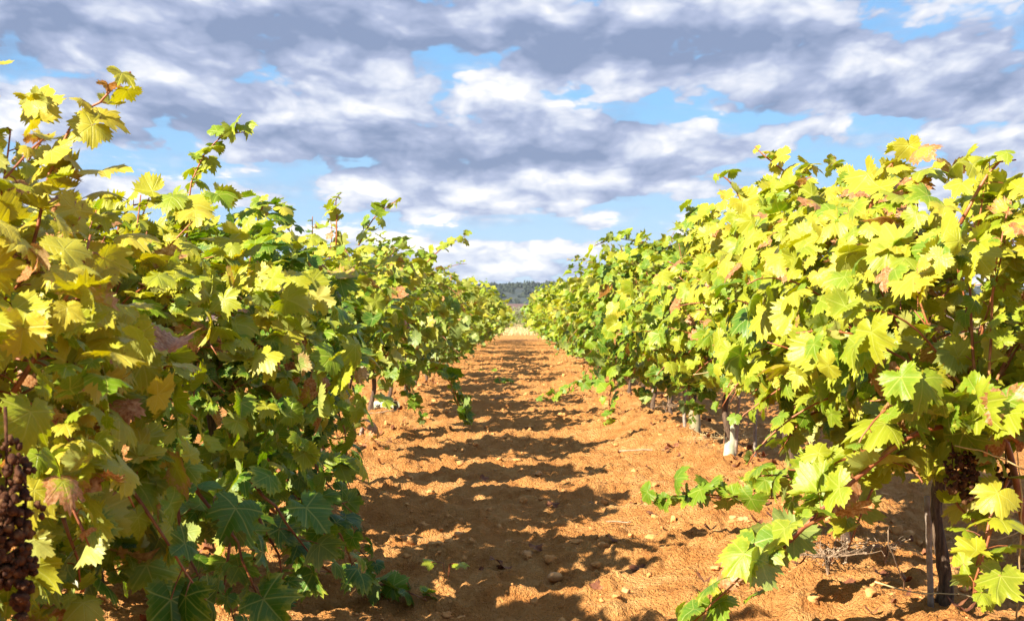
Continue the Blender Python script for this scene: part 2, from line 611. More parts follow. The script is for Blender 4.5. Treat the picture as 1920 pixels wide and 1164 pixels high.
def build_ground():
    ys = [-60, -30, -12, -6, -2, 0.2, 1.0, 1.6]
    y = 1.9
    while y < 62:
        ys.append(y)
        y += max(0.0105, y * y / 2200)
    g = 1.0
    while y < 3500:
        ys.append(y)
        y += g
        g *= 1.35
    side = []
    x, g = 2.5, 0.02
    while x < 3500:
        side.append(x)
        x += g
        g *= 1.35
    xs = np.concatenate([-np.array(side[::-1]), np.linspace(-2.49, 2.49, 430), np.array(side)])
    ys = np.array(ys)
    X, Y = np.meshgrid(xs, ys)
    Z = soil_height(X, Y)
    nx, ny = len(xs), len(ys)
    V = np.stack([X, Y, Z], -1).reshape(-1, 3)
    i = np.arange(ny - 1)[:, None] * nx
    j = np.arange(nx - 1)[None, :]
    q = np.stack([i + j, i + j + 1, i + nx + j + 1, i + nx + j], -1).reshape(-1, 4)
    o = link('ground', mesh_np('ground', V, q, None, M_SOIL))
    tag(o, 'red orange tilled soil of the vineyard', None, None, 'structure')


build_ground()


def gz(x, y):
    return float(soil_height(np.array([x]), np.array([y]))[0])


# icosphere for clods and grapes
def ico(sub):
    p = (1 + 5 ** 0.5) / 2
    V = [(-1, p, 0), (1, p, 0), (-1, -p, 0), (1, -p, 0), (0, -1, p), (0, 1, p), (0, -1, -p), (0, 1, -p), (p, 0, -1), (p, 0, 1), (-p, 0, -1), (-p, 0, 1)]
    T = [(0, 11, 5), (0, 5, 1), (0, 1, 7), (0, 7, 10), (0, 10, 11), (1, 5, 9), (5, 11, 4), (11, 10, 2), (10, 7, 6), (7, 1, 8), (3, 9, 4), (3, 4, 2), (3, 2, 6), (3, 6, 8), (3, 8, 9), (4, 9, 5), (2, 4, 11), (6, 2, 10), (8, 6, 7), (9, 8, 1)]
    V = [np.array(q, float) / np.linalg.norm(q) for q in V]
    for _ in range(sub):
        cache, T2 = {}, []

        def mid(a, b):
            k = (min(a, b), max(a, b))
            if k not in cache:
                q = V[a] + V[b]
                V.append(q / np.linalg.norm(q))
                cache[k] = len(V) - 1
            return cache[k]
        for a, b, c in T:
            ab, bc, ca = mid(a, b), mid(b, c), mid(c, a)
            T2 += [(a, ab, ca), (b, bc, ab), (c, ca, bc), (ab, bc, ca)]
        T = T2
    return np.array(V), np.array(T)


ICO0, ICO1, ICO2 = ico(0), ico(1), ico(2)


def build_clods():
    rng = np.random.RandomState(3)
    n = 6500
    y = 3.0 + 27 * rng.rand(n) ** 1.9
    x = rng.uniform(-1.9, 1.9, n)
    s = 0.0035 + 0.018 * rng.rand(n) ** 6.0
    s = s * (1 + 0.02 * y)
    keep = fbm(x * 1.2, y * 1.2, 3, 40) + 0.5 * rng.rand(n) > 0.1
    x, y, s = x[keep], y[keep], s[keep]
    n = len(x)
    z = soil_height(x, y) + s * 0.25
    V0, T0 = ICO1
    k = len(V0)
    nz = 1 + 0.30 * rng.standard_normal((n, k))
    sq = rng.uniform(0.6, 1.25, (n, 1, 3)) * np.array([1, 1, 0.75])
    V = V0[None] * nz[..., None] * sq * s[:, None, None] + np.stack([x, y, z], -1)[:, None, :]
    T = (T0[None] + (np.arange(n) * k)[:, None, None]).reshape(-1, 3)
    o = link('soil_clods', mesh_np('soil_clods', V.reshape(-1, 3), None, T, M_CLOD, False))
    tag(o, 'small crumbs and clods of red soil strewn over the path', 'soil clods', None, 'stuff')


build_clods()


# ------------------------------------------------------------------ vine leaves
def leaf_outline(n, rs):
    cp = np.array([(0, 1.0), (0.24, .90), (0.46, .73), (0.62, .78), (0.90, .96), (1.14, .84), (1.38, .68), (1.58, .73), (1.86, .82), (2.15, .74), (2.50, .66), (2.82, .50), (3.0, .26), (3.1416, .07)])
    th = (np.arange(n) + 0.5) / n * 2 * math.pi - math.pi
    cut = rs.uniform(0.5, 1.55)
    r = np.interp(np.abs(th), cp[:, 0], 0.80 + (cp[:, 1] - 0.80) * np.where(cp[:, 0] < 2.6, cut, 1))
    teeth = np.where(np.arange(n) % 2 == 0, 1.0, -1.0)
    r = r * (1 + (0.075 if n > 24 else 0.05) * teeth * (np.abs(th) < 2.9)) * (1 + 0.05 * rs.standard_normal(n))
    r = r * (1 + 0.08 * np.sin(th + rs.uniform(0, 6)))
    return th, r


def leaf_template(n, ring, seed):
    rs = np.random.RandomState(seed)
    th, r = leaf_outline(n, rs)
    pts = [(0, 0)]
    rr = [0]
    T = []
    xo, yo = r * np.sin(th), r * np.cos(th)
    if ring:
        m = n // 2
        r1 = 0.5 * np.minimum(r[0::2], r[1::2] * 1.1)
        t1 = (th[0::2] + th[1::2]) / 2
        pts += list(zip(r1 * np.sin(t1), r1 * np.cos(t1)))
        rr += [0.5] * m
        pts += list(zip(xo, yo))
        rr += [1.0] * n
        o = 1 + m
        for k in range(m):
            a, b = 1 + k, 1 + (k + 1) % m
            if k < m - 1:
                T.append((0, b, a))
            p, q, p2 = o + 2 * k, o + 2 * k + 1, o + (2 * k + 2) % n
            T.append((a, q, p))
            if k < m - 1:
                T.append((a, b, q))
                T.append((b, p2, q))
    else:
        pts += list(zip(xo, yo))
        rr += [1.0] * n
        for k in range(n - 1):
            T.append((0, 2 + k, 1 + k))
    P = np.array(pts)
    x, y = P[:, 0], P[:, 1]
    rad = np.hypot(x, y)
    tt = np.arctan2(x, y)
    fold = rs.uniform(0.45, 0.85) if seed % 4 == 1 else rs.uniform(-0.15, 0.42)
    droop = rs.uniform(0.05, 0.60)
    wav = rs.uniform(0.03, 0.10)
    z = fold * np.abs(x) - droop * rad ** 2 + wav * rad * np.sin(tt * rs.choice([3, 4, 5]) + rs.uniform(0, 6))
    z = z + rs.uniform(-0.15, 0.15) * x * y + 0.03 * rs.standard_normal(len(x)) * rad
    if seed % 5 == 4:          # a curled one
        z = z + 0.55 * rad ** 3
    V = np.stack([x, y, z], -1)
    return V, np.array(T), np.stack([x, y, np.array(rr)], -1)


LOD = [[leaf_template(58, True, s) for s in range(14)],
       [leaf_template(30, True, 50 + s) for s in range(10)],
       [leaf_template(18, False, 90 + s) for s in range(8)]]


class Leaves:
    def __init__(self):
        self.p, self.t, self.n, self.s, self.c = [], [], [], [], []

    def add(self, p, t, n, s, c):
        self.p.append(p)
        self.t.append(t)
        self.n.append(n)
        self.s.append(s)
        self.c.append(c)

    def mesh(self, lod, rng, name='foliage', origin=(0, 0, 0)):
        P = np.array(self.p) - np.array(origin)
        N = nrmz(np.array(self.n))
        T = np.array(self.t)
        T = nrmz(T - N * np.sum(T * N, -1, keepdims=True))
        S = np.cross(T, N)
        sz = np.array(self.s)
        C = np.array(self.c)
        tid = rng.randint(0, len(LOD[lod]), len(P))
        VV, TT, AA, CC, off = [], [], [], [], 0
        for k, (V0, T0, A0) in enumerate(LOD[lod]):
            m = np.where(tid == k)[0]
            if not len(m):
                continue
            B = np.stack([S[m], T[m], N[m]], 1)             # rows: local axes
            V = np.einsum('vk,lkj->lvj', V0, B) * sz[m, None, None] + P[m, None, :]
            VV.append(V.reshape(-1, 3))
            TT.append((T0[None] + (np.arange(len(m)) * len(V0))[:, None, None]).reshape(-1, 3) + off)
            AA.append(np.tile(A0, (len(m), 1)))
            c4 = np.concatenate([C[m], np.ones((len(m), 1))], 1)
            CC.append(np.repeat(c4, len(V0), 0))
            off += len(m) * len(V0)
        return mesh_np(name, np.concatenate(VV), None, np.concatenate(TT), M_LEAF if lod < 2 else M_LEAF_FAR, lod < 2,
                       {'leafuv': ('FLOAT_VECTOR', np.concatenate(AA)), 'leafcol': ('FLOAT_COLOR', np.concatenate(CC))})


SUNV = np.array(TO_SUN)


def leaf_colour(rng, hue, sd=0.13, brown=0.05, z=0.9):
    hue = hue + min(0.06, max(-0.32, 0.52 * (z - 0.85)))       # older leaves low in the bush stay green longest
    h = float(np.clip(hue + sd * rng.standard_normal(), 0, 1))
    b = 0.0
    if rng.rand() < brown:
        b = rng.uniform(0.25, 0.95)
        h = min(1, h + 0.25)
    elif h > 0.6:
        b = rng.uniform(0, 0.22)
    return (h, b, rng.rand())


def rv(rng, k=1.0):
    return rng.standard_normal(3) * k


def leaf_frame(rng, out, z=0.9):
    """normal and tip direction of a hanging leaf on the side 'out' of the canopy"""
    n = out * 0.65 + np.array([0, 0, 0.42]) + SUNV * (0.25 + 0.26 * min(1.0, max(0.0, (z - 0.45) / 0.4))) + rv(rng, 0.56)
    t = out * 0.45 + np.array([0, 0, -0.85]) + rv(rng, 0.55)
    return n, t


def grow(rng, p, d, length, droop, wob=0.07, step=0.05):
    pts = [np.array(p, float)]
    d = nrmz(np.array(d, float))
    k = max(3, int(length / step))
    for i in range(k):
        f = i / k
        d = nrmz(d + np.array([0, 0, -droop * (0.25 + 1.4 * f)]) + rv(rng, wob))
        q = pts[-1] + d * step
        if q[2] < 0.06:
            q[2] = 0.06
            d[2] = abs(d[2]) * 0.1
        pts.append(q)
    return np.array(pts)


def resample(ctrl, step=0.05):
    C = [np.array(c, float) for c in ctrl]
    C = [2 * C[0] - C[1]] + C + [2 * C[-1] - C[-2]]
    out = []
    for i in range(1, len(C) - 2):
        p0, p1, p2, p3 = C[i - 1], C[i], C[i + 1], C[i + 2]
        k = max(2, int(np.linalg.norm(p2 - p1) / step))
        for j in range(k):
            s = j / k
            out.append(0.5 * ((2 * p1) + (-p0 + p2) * s + (2 * p0 - 5 * p1 + 4 * p2 - p3) * s * s + (-p0 + 3 * p1 - 3 * p2 + p3) * s ** 3))
    out.append(C[-2])
    return np.array(out)


def leaf_shoot(rng, L, pts, axis_xz, size, hue, sd, brown, geo=None, spacing=0.062, skip=0.15, r0=0.0045, start=0.0, taper=0.62, droop_only=False):
    """put leaves (and petioles) along a cane"""
    seg = np.linalg.norm(np.diff(pts, axis=0), axis=1)
    cum = np.concatenate([[0], np.cumsum(seg)])
    tot = cum[-1]
    if geo is not None:
        f = np.linspace(0, 1, len(pts))
        geo.tube(pts, r0 * (1 - 0.72 * f) + 0.0006, 6)
    s = start * tot + rng.uniform(0.02, 0.06)
    sgn = 1 if rng.rand() < 0.5 else -1
    while s < tot:
        i = min(len(pts) - 2, np.searchsorted(cum, s) - 1)
        i = max(i, 0)
        p = pts[i] + (pts[i + 1] - pts[i]) * ((s - cum[i]) / max(seg[i], 1e-6))
        tan = nrmz(pts[i + 1] - pts[i])
        f = s / tot
        if rng.rand() > skip:
            side = nrmz(np.cross(tan, np.array([0.2, 0.3, 1.0]) + rv(rng, 0.3))) * sgn
            out = p - np.array([axis_xz[0], p[1], axis_xz[1]])
            out = nrmz(out + rv(rng, 0.15))
            pd = nrmz(side * 0.9 + out * 0.35 + np.array([0, 0, 0.25]) + rv(rng, 0.3))
            sz = size * (1 - taper * f ** 2.2) * rng.uniform(0.62, 1.18)
            pl = sz * rng.uniform(0.5, 1.0)
            b = p + pd * pl
            b[2] = max(b[2], min(p[2], 0.05))
            n, tt = leaf_frame(rng, nrmz(out * 0.7 + pd * 0.6), b[2])
            L.add(b, tt, n, sz, leaf_colour(rng, hue + 0.10 * (0.5 - f), sd, brown, b[2]))
            if geo is not None:
                geo.tube([p, p + pd * pl * 0.55 + np.array([0, 0, 0.004]), b], 0.0014, 4, False)
        sgn = -sgn
        s += spacing * rng.uniform(0.75, 1.3) * (1 - 0.35 * f)


def trunk_geo(rng, h=0.55, r=0.027, arms=True, lean=0.0, ns=10):
    g = Geo()
    k = 14
    z = np.linspace(-0.06, h, k)
    ph = rng.uniform(0, 6)
    pts = np.stack([0.022 * np.sin(z * 12 + ph) + lean * z, 0.020 * np.cos(z * 9 + ph), z], -1)
    rad = r * (1.25 - 0.35 * np.linspace(0, 1, k)) * (1 + 0.10 * rng.standard_normal(k))
    rad[0] *= 1.25
    rad[-1] *= 1.25
    g.tube(pts, rad, ns + 4, True, 0.15, rng)
    top = pts[-1]
    if arms:
        for sg in (-1, 1):
            q = [top + np.array([0, 0, -0.04]), top + np.array([rng.uniform(-.04, .04), sg * 0.12, 0.05]), top + np.array([rng.uniform(-.06, .06), sg * 0.32, 0.07]),
                 top + np.array([rng.uniform(-.07, .07), sg * 0.55, 0.05 + rng.uniform(-.03, .03)])]
            q = resample(q, 0.05)
            g.tube(q, r * np.linspace(0.8, 0.35, len(q)) * (1 + 0.12 * rng.standard_normal(len(q))), 8, True, 0.1, rng)
    return g


def grape_bunch_mesh(rng, length, width, r=0.0075):
    g = Geo()
    V0, T0 = ICO1
    n = int(95 * length * width / (0.16 * 0.09))
    for _ in range(n):
        f = rng.rand() ** 0.8
        w = width * 0.5 * min(1.0, 0.25 + 5 * f) * (1 - 0.75 * f) * (0.75 + 0.25 * math.sin(f * 9 + 1))
        a = rng.uniform(0, 6.283)
        q = w * math.sqrt(rng.rand())
        p = np.array([q * math.cos(a), q * math.sin(a), -0.02 - f * length])
        s = r * rng.uniform(0.6, 1.15)
        V = V0 * s * rng.uniform(0.65, 1.1, 3) * (1 + 0.16 * rng.standard_normal((len(V0), 1))) + p
        g.raw(V, T0)
    g.tube([(0, 0, 0.03), (0.002, 0, -0.03), (0, 0.002, -length * 0.6)], [0.003, 0.0025, 0.0012], 5)
    return g.mesh('grape_bunch', M_GRAPE)


def make_vine(rng, loc, lod, path=1, hue=0.55, sd=0.17, brown=0.05, size=0.062, nshoot=34, nfill=220, up=1.0, low=0.0, halfw=0.55,
              height=1.35, ylen=0.52, back=0.34, yspread=0.32, extra=None, thin=0.0, separate=True, trunk=True, zlo=0.32, rmin=0.72, tall=True):
    """path: +1 when the path lies towards +x of the vine. Built in local space with the origin at the foot."""
    root = link('grapevine', None)
    root.location = loc
    if trunk:
        link('trunk', trunk_geo(rng, 0.50, 0.0165, True, rng.uniform(-.06, .06), 10 if lod == 0 else 7).mesh('trunk', M_BARK), root)
    L = Leaves()
    geos = []
    all_geo = Geo()
    ax = (0.0, 0.62)
    for k in range(nshoot):
        y0 = rng.uniform(-yspread, yspread)
        p = np.array([rng.uniform(-.05, .05), y0, 0.52 + rng.uniform(-.04, .1)])
        side = path if rng.rand() < 0.70 else -path
        a = rng.uniform(0.0, 1.25)                 # lean away from upright
        d = np.array([side * math.sin(a), rng.uniform(-.26, .26), math.cos(a) * up + 0.15])
        length = (rng.uniform(0.95, 1.15) if (tall and k % 13 == 5) else rng.uniform(0.42, 0.82)) * (height / 1.35)
        droop = rng.uniform(0.02, 0.11) + (0.10 if (a > 0.7 and rng.rand() < 0.5 + low) else 0)
        if a > 0.7:
            length *= 0.85
        pts = grow(rng, p, d, length, droop)
        g = Geo() if separate else (all_geo if lod < 2 else None)
        leaf_shoot(rng, L, pts, ax, size, hue, sd, brown, g, skip=0.12 + thin)
        if separate and g is not None:
            geos.append(g)
    # the laterals that close the canopy
    cz, hz = (height + zlo) / 2, (height - zlo) / 2
    ph = rng.uniform(0, 6, 4)
    for k in range(nfill):
        y = rng.uniform(-ylen, ylen)
        a = rng.uniform(0, 2 * math.pi)
        sx, szn = math.sin(a), math.cos(a)
        rr = (1 + 0.16 * math.sin(y * 6 + ph[0] + 2 * a) + 0.12 * math.sin(y * 11 + ph[1] - 3 * a)) * rng.uniform(rmin, 1.0)
        hw = halfw if sx * path > 0 else halfw * back
        endf = 1 - 0.42 * abs(y / ylen) ** 2.6
        x = sx * hw * rr * endf
        z = cz + szn * hz * rr * (endf if szn > 0 else 1)
        if z < 0.07:
            continue
        out = nrmz(np.array([sx, 0.15 * y, szn * 0.8]))
        n, tt = leaf_frame(rng, out, z)
        L.add(np.array([x, y, z]), tt, n, size * (0.5 + 0.85 * rng.rand() ** 1.3), leaf_colour(rng, hue, sd, brown, z))
    link('foliage', L.mesh(lod, rng), root)
    for g in geos:
        if g.n:
            link('cane', g.mesh('cane', M_CANE), root)
    if all_geo.n:
        link('cane', all_geo.mesh('cane', M_CANE), root)
    return root


def hero_shoot(vine, rng, ctrl, size, hue, sd, brown, lod=0, spacing=0.06, skip=0.05, r0=0.005, start=0.0, taper=0.55, axis=None):
    """a long cane that shows on its own, with its leaves, given in world points"""
    loc = np.array(vine.location)
    pts = resample([np.array(c) - loc for c in ctrl], 0.045)
    pts[1:-1] += rng.standard_normal((len(pts) - 2, 3)) * 0.003
    if vine in VR:                # the low shoots of the sunny row are as yellow as the rest
        hue += 0.75 * min(0.32, max(0.0, 0.52 * (0.85 - pts[:, 2].mean())))
    L, g = Leaves(), Geo()
    if axis is None:
        c = pts.mean(0)
        axis = (c[0] * 0.6, c[2] - 0.12)
    leaf_shoot(rng, L, pts, axis, size, hue, sd, brown, g, spacing=spacing, skip=skip, r0=r0, start=start, taper=taper)
    cn = link('cane', g.mesh('cane', M_CANE), vine)
    link('foliage', L.mesh(lod, rng), cn)
    return cn


# ------------------------------------------------------------------ the two rows
SPACE = 1.4
GROUP_L, GROUP_R = 'grapevines in the row left of the path', 'grapevines in the row right of the path'


def foot(x, y):
    return (x, y, gz(x, y))


# near vines, one by one: depth, hue, settings
LEFT = [
    (2.72, 0.84, dict(tall=False, brown=0.10, size=0.055, nshoot=56, nfill=1250, height=1.24, low=0.4, halfw=0.54, zlo=0.15),
     'large golden yellow grapevine at the left edge, nearest the camera, with dark grape bunches'),
    (4.10, 0.72, dict(tall=False, brown=0.08, size=0.055, nshoot=56, nfill=1350, height=1.12, low=0.6, halfw=0.68, zlo=0.02),
     'yellow green grapevine with a long shoot trailing on the soil, second in the left row'),
    (5.50, 0.34, dict(tall=False, brown=0.02, size=0.056, nshoot=50, nfill=1150, height=1.20, low=0.3, halfw=0.58, zlo=0.10),
     'dark green grapevine of the left row whose arching shoot stands against the sky'),
    (7.00, 0.46, dict(brown=0.03, size=0.061, nshoot=36, nfill=560, height=1.12, low=-0.2, halfw=0.54, zlo=0.48, back=0.2, ylen=0.44),
     'mid green grapevine just beyond the dark green one in the left row'),
    (8.60, 0.60, dict(brown=0.05, size=0.068, nshoot=36, nfill=480, height=1.28, low=-0.2, halfw=0.60, zlo=0.50, back=0.25, ylen=0.50),
     'yellow green grapevine with two upright shoots, nearer neighbour of the fallen white tube'),
    (10.25, 0.60, dict(brown=0.08, size=0.068, nshoot=36, nfill=460, height=1.32, low=0.0, halfw=0.64, zlo=0.44, back=0.25, ylen=0.50),
     'grapevine with a rusty shoot by the fallen white tube'),
]
RIGHT = [
    (4.10, 0.66, dict(tall=False, brown=0.12, size=0.063, nshoot=46, nfill=850, height=1.22, low=-0.2, halfw=0.48, zlo=0.48, ylen=0.75, yspread=0.6, back=0.6),
     'large gold and green grapevine at the right edge with bare dark trunk and brown grapes'),
    (5.15, 0.64, dict(tall=False, brown=0.09, size=0.063, nshoot=46, nfill=900, height=1.33, low=0.0, halfw=0.50, zlo=0.50),
     'bright yellow green grapevine with a low shoot reaching out over the path'),
    (6.25, 0.70, dict(tall=False, brown=0.08, size=0.062, nshoot=44, nfill=860, height=1.38, low=0.0, halfw=0.46, zlo=0.52, ylen=0.62),
     'pale yellow grapevine with two tall shoots, in front of the white trunk guard'),
    (8.25, 0.56, dict(brown=0.05, size=0.062, nshoot=44, nfill=640, height=1.14, low=0.0, halfw=0.60, zlo=0.48, ylen=0.7, yspread=0.5),
     'yellow green grapevine rising out of the white trunk guard'),
    (9.75, 0.38, dict(brown=0.04, size=0.068, nshoot=38, nfill=560, height=1.10, low=0.2, halfw=0.64, zlo=0.36),
     'green grapevine rising out of the weathered grey trunk guard'),
    (11.2, 0.40, dict(brown=0.04, size=0.068, nshoot=38, nfill=640, height=1.46, low=0.3, halfw=0.74, zlo=0.28),
     'green grapevine beside the leaning thin stake in the right row'),
]
VL, VR = [], []
for i, (d, hue, kw, lab) in enumerate(LEFT):
    rng = np.random.RandomState(100 + i)
    vn = make_vine(rng, foot(-ROW_X, d), 0 if d < 8.5 else 1, 1, hue, **kw)
    VL.append(tag(vn, lab, 'grapevine', GROUP_L))
for i, (d, hue, kw, lab) in enumerate(RIGHT):
    rng = np.random.RandomState(200 + i)
    vn = make_vine(rng, foot(ROW_X, d), 0 if d < 8.5 else 1, -1, hue, **kw)
    VR.append(tag(vn, lab, 'grapevine', GROUP_R))

# middle distance: six kinds, then far: eight kinds
mids = []
for k in range(6):
    rng = np.random.RandomState(300 + k)
    mids.append(make_vine(rng, (0, 0, 0), 1, 1, 0.42 + 0.06 * (k % 4), 0.13, 0.04, 0.069, 34, 430, height=1.36, halfw=0.70, zlo=0.34, low=0.2, separate=False))
fars = []
for k in range(7):
    rng = np.random.RandomState(400 + k)
    fars.append(make_vine(rng, (0, 0, 0), 2, 1, 0.46 + 0.05 * (k % 5), 0.13, 0.03, 0.075, 32, 430, height=1.40, halfw=0.84, zlo=0.36, low=0.4, separate=False))
ORD = ['first', 'second', 'third', 'fourth', 'fifth', 'sixth', 'seventh', 'eighth']
used = set()
rng = np.random.RandomState(5)
for sx, grp, side, last, ref in ((-1, GROUP_L, 'left', 10.25, 'the one beside the fallen white tube'), (1, GROUP_R, 'right', 11.2, 'the one with the leaning thin stake')):
    d = last
    k = 0
    while d < 50:
        d += (1.65 if sx < 0 else SPACE) * rng.uniform(0.86, 1.14)
        pool = mids if d < 19 else fars
        j = rng.randint(len(pool))
        src = pool[j]
        if id(src) not in used:
            used.add(id(src))
            vn = src
        else:
            vn = copy_tree(src)
        vn.location = foot(sx * ROW_X, d)
        s = rng.uniform(0.94, 1.08)
        flip = -1 if rng.rand() < 0.5 else 1
        vn.scale = (-sx * s * (1.06 if d > 34 else 1.0), flip * s * (rng.uniform(0.62, 0.92) if sx < 0 else 1.0), s * rng.choice([0.76, 0.86, 0.96, 1.06, 1.16]))
        vn.rotation_euler = (0, 0, rng.uniform(-0.15, 0.15))
        if k < 6:
            lab = '%s grapevine beyond %s, %s row' % (ORD[k], ref, side)
        else:
            lab = 'small distant yellow green grapevine in the far part of the %s row' % side
        tag(vn, lab, 'grapevine', grp)
        k += 1
for src in mids + fars:
    if id(src) not in used:
        for ch in list(src.children):
            bpy.data.objects.remove(ch)
        bpy.data.objects.remove(src)

# ------------------------------------------------------------------ long shoots that show on their own
R = np.random.RandomState
hero_shoot(VL[0], R(1), [W(-20, 800, 2.75), W(40, 560, 2.75), W(78, 380, 2.75), W(132, 245, 2.75), W(185, 190, 2.75), W(245, 135, 2.75)], 0.064, 0.88, 0.08, 0.25, spacing=0.034, skip=0.0, r0=0.0052, start=0.20, taper=0.45)
hero_shoot(VL[0], R(2), [W(0, 770, 2.5), W(80, 640, 2.5), W(150, 520, 2.5), W(170, 440, 2.5)], 0.090, 0.80, 0.1, 0.3, r0=0.006)
hero_shoot(VL[2], R(3), [W(345, 470, 4.9), W(352, 400, 4.9), W(366, 320, 4.9), W(400, 268, 4.9), W(430, 252, 4.9), W(475, 246, 4.9)], 0.056, 0.50, 0.10, 0.0, spacing=0.024, skip=0.0, r0=0.0036, taper=0.35)
hero_shoot(VL[2], R(4), [W(478, 470, 5.9), W(480, 420, 5.9), W(495, 385, 5.9), W(492, 372, 5.9)], 0.077, 0.55, 0.10, 0.05, spacing=0.04)
hero_shoot(VL[1], R(5), [W(215, 470, 4.3), W(225, 420, 4.3), W(250, 385, 4.3), W(270, 378, 4.3)], 0.070, 0.78, 0.10, 0.35, spacing=0.04)
hero_shoot(VL[4], R(6), [W(630, 460, 8.2), W(632, 420, 8.2), W(630, 375, 8.2), W(640, 362, 8.2)], 0.070, 0.55, 0.10, 0.02, 1, spacing=0.045)
hero_shoot(VL[4], R(7), [W(672, 460, 8.4), W(690, 425, 8.4), W(715, 395, 8.4), W(745, 375, 8.4)], 0.074, 0.55, 0.10, 0.02, 1, spacing=0.04)
hero_shoot(VL[5], R(8), [W(640, 760, 9.2), W(680, 800, 9.2), W(720, 845, 9.2), W(755, 875, 9.2)], 0.074, 0.85, 0.10, 0.75, 1, spacing=0.06)
hero_shoot(VL[5], R(9), [W(790, 500, 11.5), W(825, 470, 11.6), W(855, 450, 11.7), W(878, 438, 11.8)], 0.077, 0.55, 0.10, 0.05, 1, spacing=0.045)
hero_shoot(VL[5], R(10), [W(810, 680, 10.6), W(845, 720, 10.6), W(858, 755, 10.6), W(878, 795, 10.6)], 0.085, 0.55, 0.10, 0.0, 1, spacing=0.026, skip=0.0, taper=0.3)
hero_shoot(VL[5], R(11), [W(750, 700, 10.2), W(775, 745, 10.2), W(800, 785, 10.2)], 0.077, 0.55, 0.10, 0.0, 1, spacing=0.035)
hero_shoot(VL[1], R(12), [W(470, 900, 3.9), W(560, 1010, 4.1), W(640, 1080, 4.3), W(720, 1100, 4.5), W(800, 1125, 4.42)], 0.087, 0.45, 0.10, 0.0, spacing=0.045)
hero_shoot(VL[1], R(13), [W(500, 860, 4.2), W(580, 960, 4.5), W(650, 1010, 4.7), W(700, 1060, 4.8)], 0.084, 0.42, 0.10, 0.0, spacing=0.045)
hero_shoot(VL[3], R(14), [W(560, 760, 6.6), W(610, 830, 6.6), W(650, 900, 6.6), W(672, 960, 6.6)], 0.077, 0.35, 0.08, 0.0, spacing=0.05)

hero_shoot(VR[1], R(20), [W(1520, 400, 5.6), W(1490, 345, 5.6), W(1450, 305, 5.6), W(1415, 275, 5.6)], 0.077, 0.80, 0.10, 0.3, spacing=0.042)
hero_shoot(VR[1], R(21), [W(1410, 420, 5.7), W(1390, 370, 5.7), W(1365, 340, 5.7), W(1345, 328, 5.7)], 0.074, 0.72, 0.10, 0.05, spacing=0.042)
hero_shoot(VR[0], R(22), [W(1630, 400, 4.3), W(1645, 340, 4.3), W(1680, 300, 4.3), W(1725, 268, 4.3)], 0.074, 0.78, 0.10, 0.25, spacing=0.04)
hero_shoot(VR[0], R(23), [W(1800, 420, 3.7), W(1835, 350, 3.7), W(1870, 305, 3.7), W(1905, 300, 3.7)], 0.079, 0.62, 0.10, 0.02, spacing=0.042)
hero_shoot(VR[4], R(24), [W(1312, 480, 8.5), W(1308, 430, 8.5), W(1300, 402, 8.5), W(1285, 392, 8.5)], 0.085, 0.42, 0.10, 0.02, 1, spacing=0.018, skip=0.0, taper=0.3)
hero_shoot(VR[4], R(34), [W(1300, 480, 8.7), W(1308, 430, 8.7), W(1325, 405, 8.7)], 0.085, 0.45, 0.10, 0.02, 1, spacing=0.02, skip=0.0, taper=0.3)
hero_shoot(VR[5], R(25), [W(1250, 500, 11.2), W(1210, 465, 11.2), W(1165, 448, 11.2), W(1115, 460, 11.2)], 0.083, 0.48, 0.10, 0.03, 1, spacing=0.035)
hero_shoot(VR[1], R(26), [W(1640, 850, 4.9), W(1540, 905, 5.1), W(1430, 935, 5.3), W(1320, 930, 5.45), W(1225, 935, 5.5)], 0.082, 0.50, 0.08, 0.0, spacing=0.045, r0=0.005)
hero_shoot(VR[0], R(27), [W(1680, 830, 3.65), W(1570, 930, 3.6), W(1480, 1015, 3.6), W(1400, 1090, 3.62), W(1290, 1160, 3.7)], 0.084, 0.56, 0.08, 0.05, spacing=0.045, r0=0.007)
hero_shoot(VR[0], R(28), [W(1700, 820, 3.8), W(1600, 850, 3.7), W(1540, 880, 3.7), W(1480, 880, 3.75)], 0.082, 0.75, 0.08, 0.2, spacing=0.05)
hero_shoot(VR[0], R(29), [W(1890, 900, 3.7), W(1850, 1000, 3.65), W(1830, 1080, 3.65), W(1835, 1130, 3.65)], 0.077, 0.68, 0.08, 0.05, spacing=0.07)
hero_shoot(VR[5], R(30), [W(1160, 690, 11.0), W(1145, 740, 11.0), W(1138, 790, 11.0), W(1128, 812, 11.0)], 0.083, 0.50, 0.08, 0.0, 1, spacing=0.045)
hero_shoot(VR[5], R(31), [W(1130, 690, 12.0), W(1090, 720, 12.0), W(1050, 740, 12.0), W(1010, 748, 12.0)], 0.084, 0.46, 0.08, 0.0, 1, spacing=0.04)
hero_shoot(VR[4], R(32), [W(1300, 690, 9.3), W(1290, 730, 9.3), W(1300, 770, 9.3), W(1300, 790, 9.3)], 0.082, 0.15, 0.06, 0.0, 1, spacing=0.022)


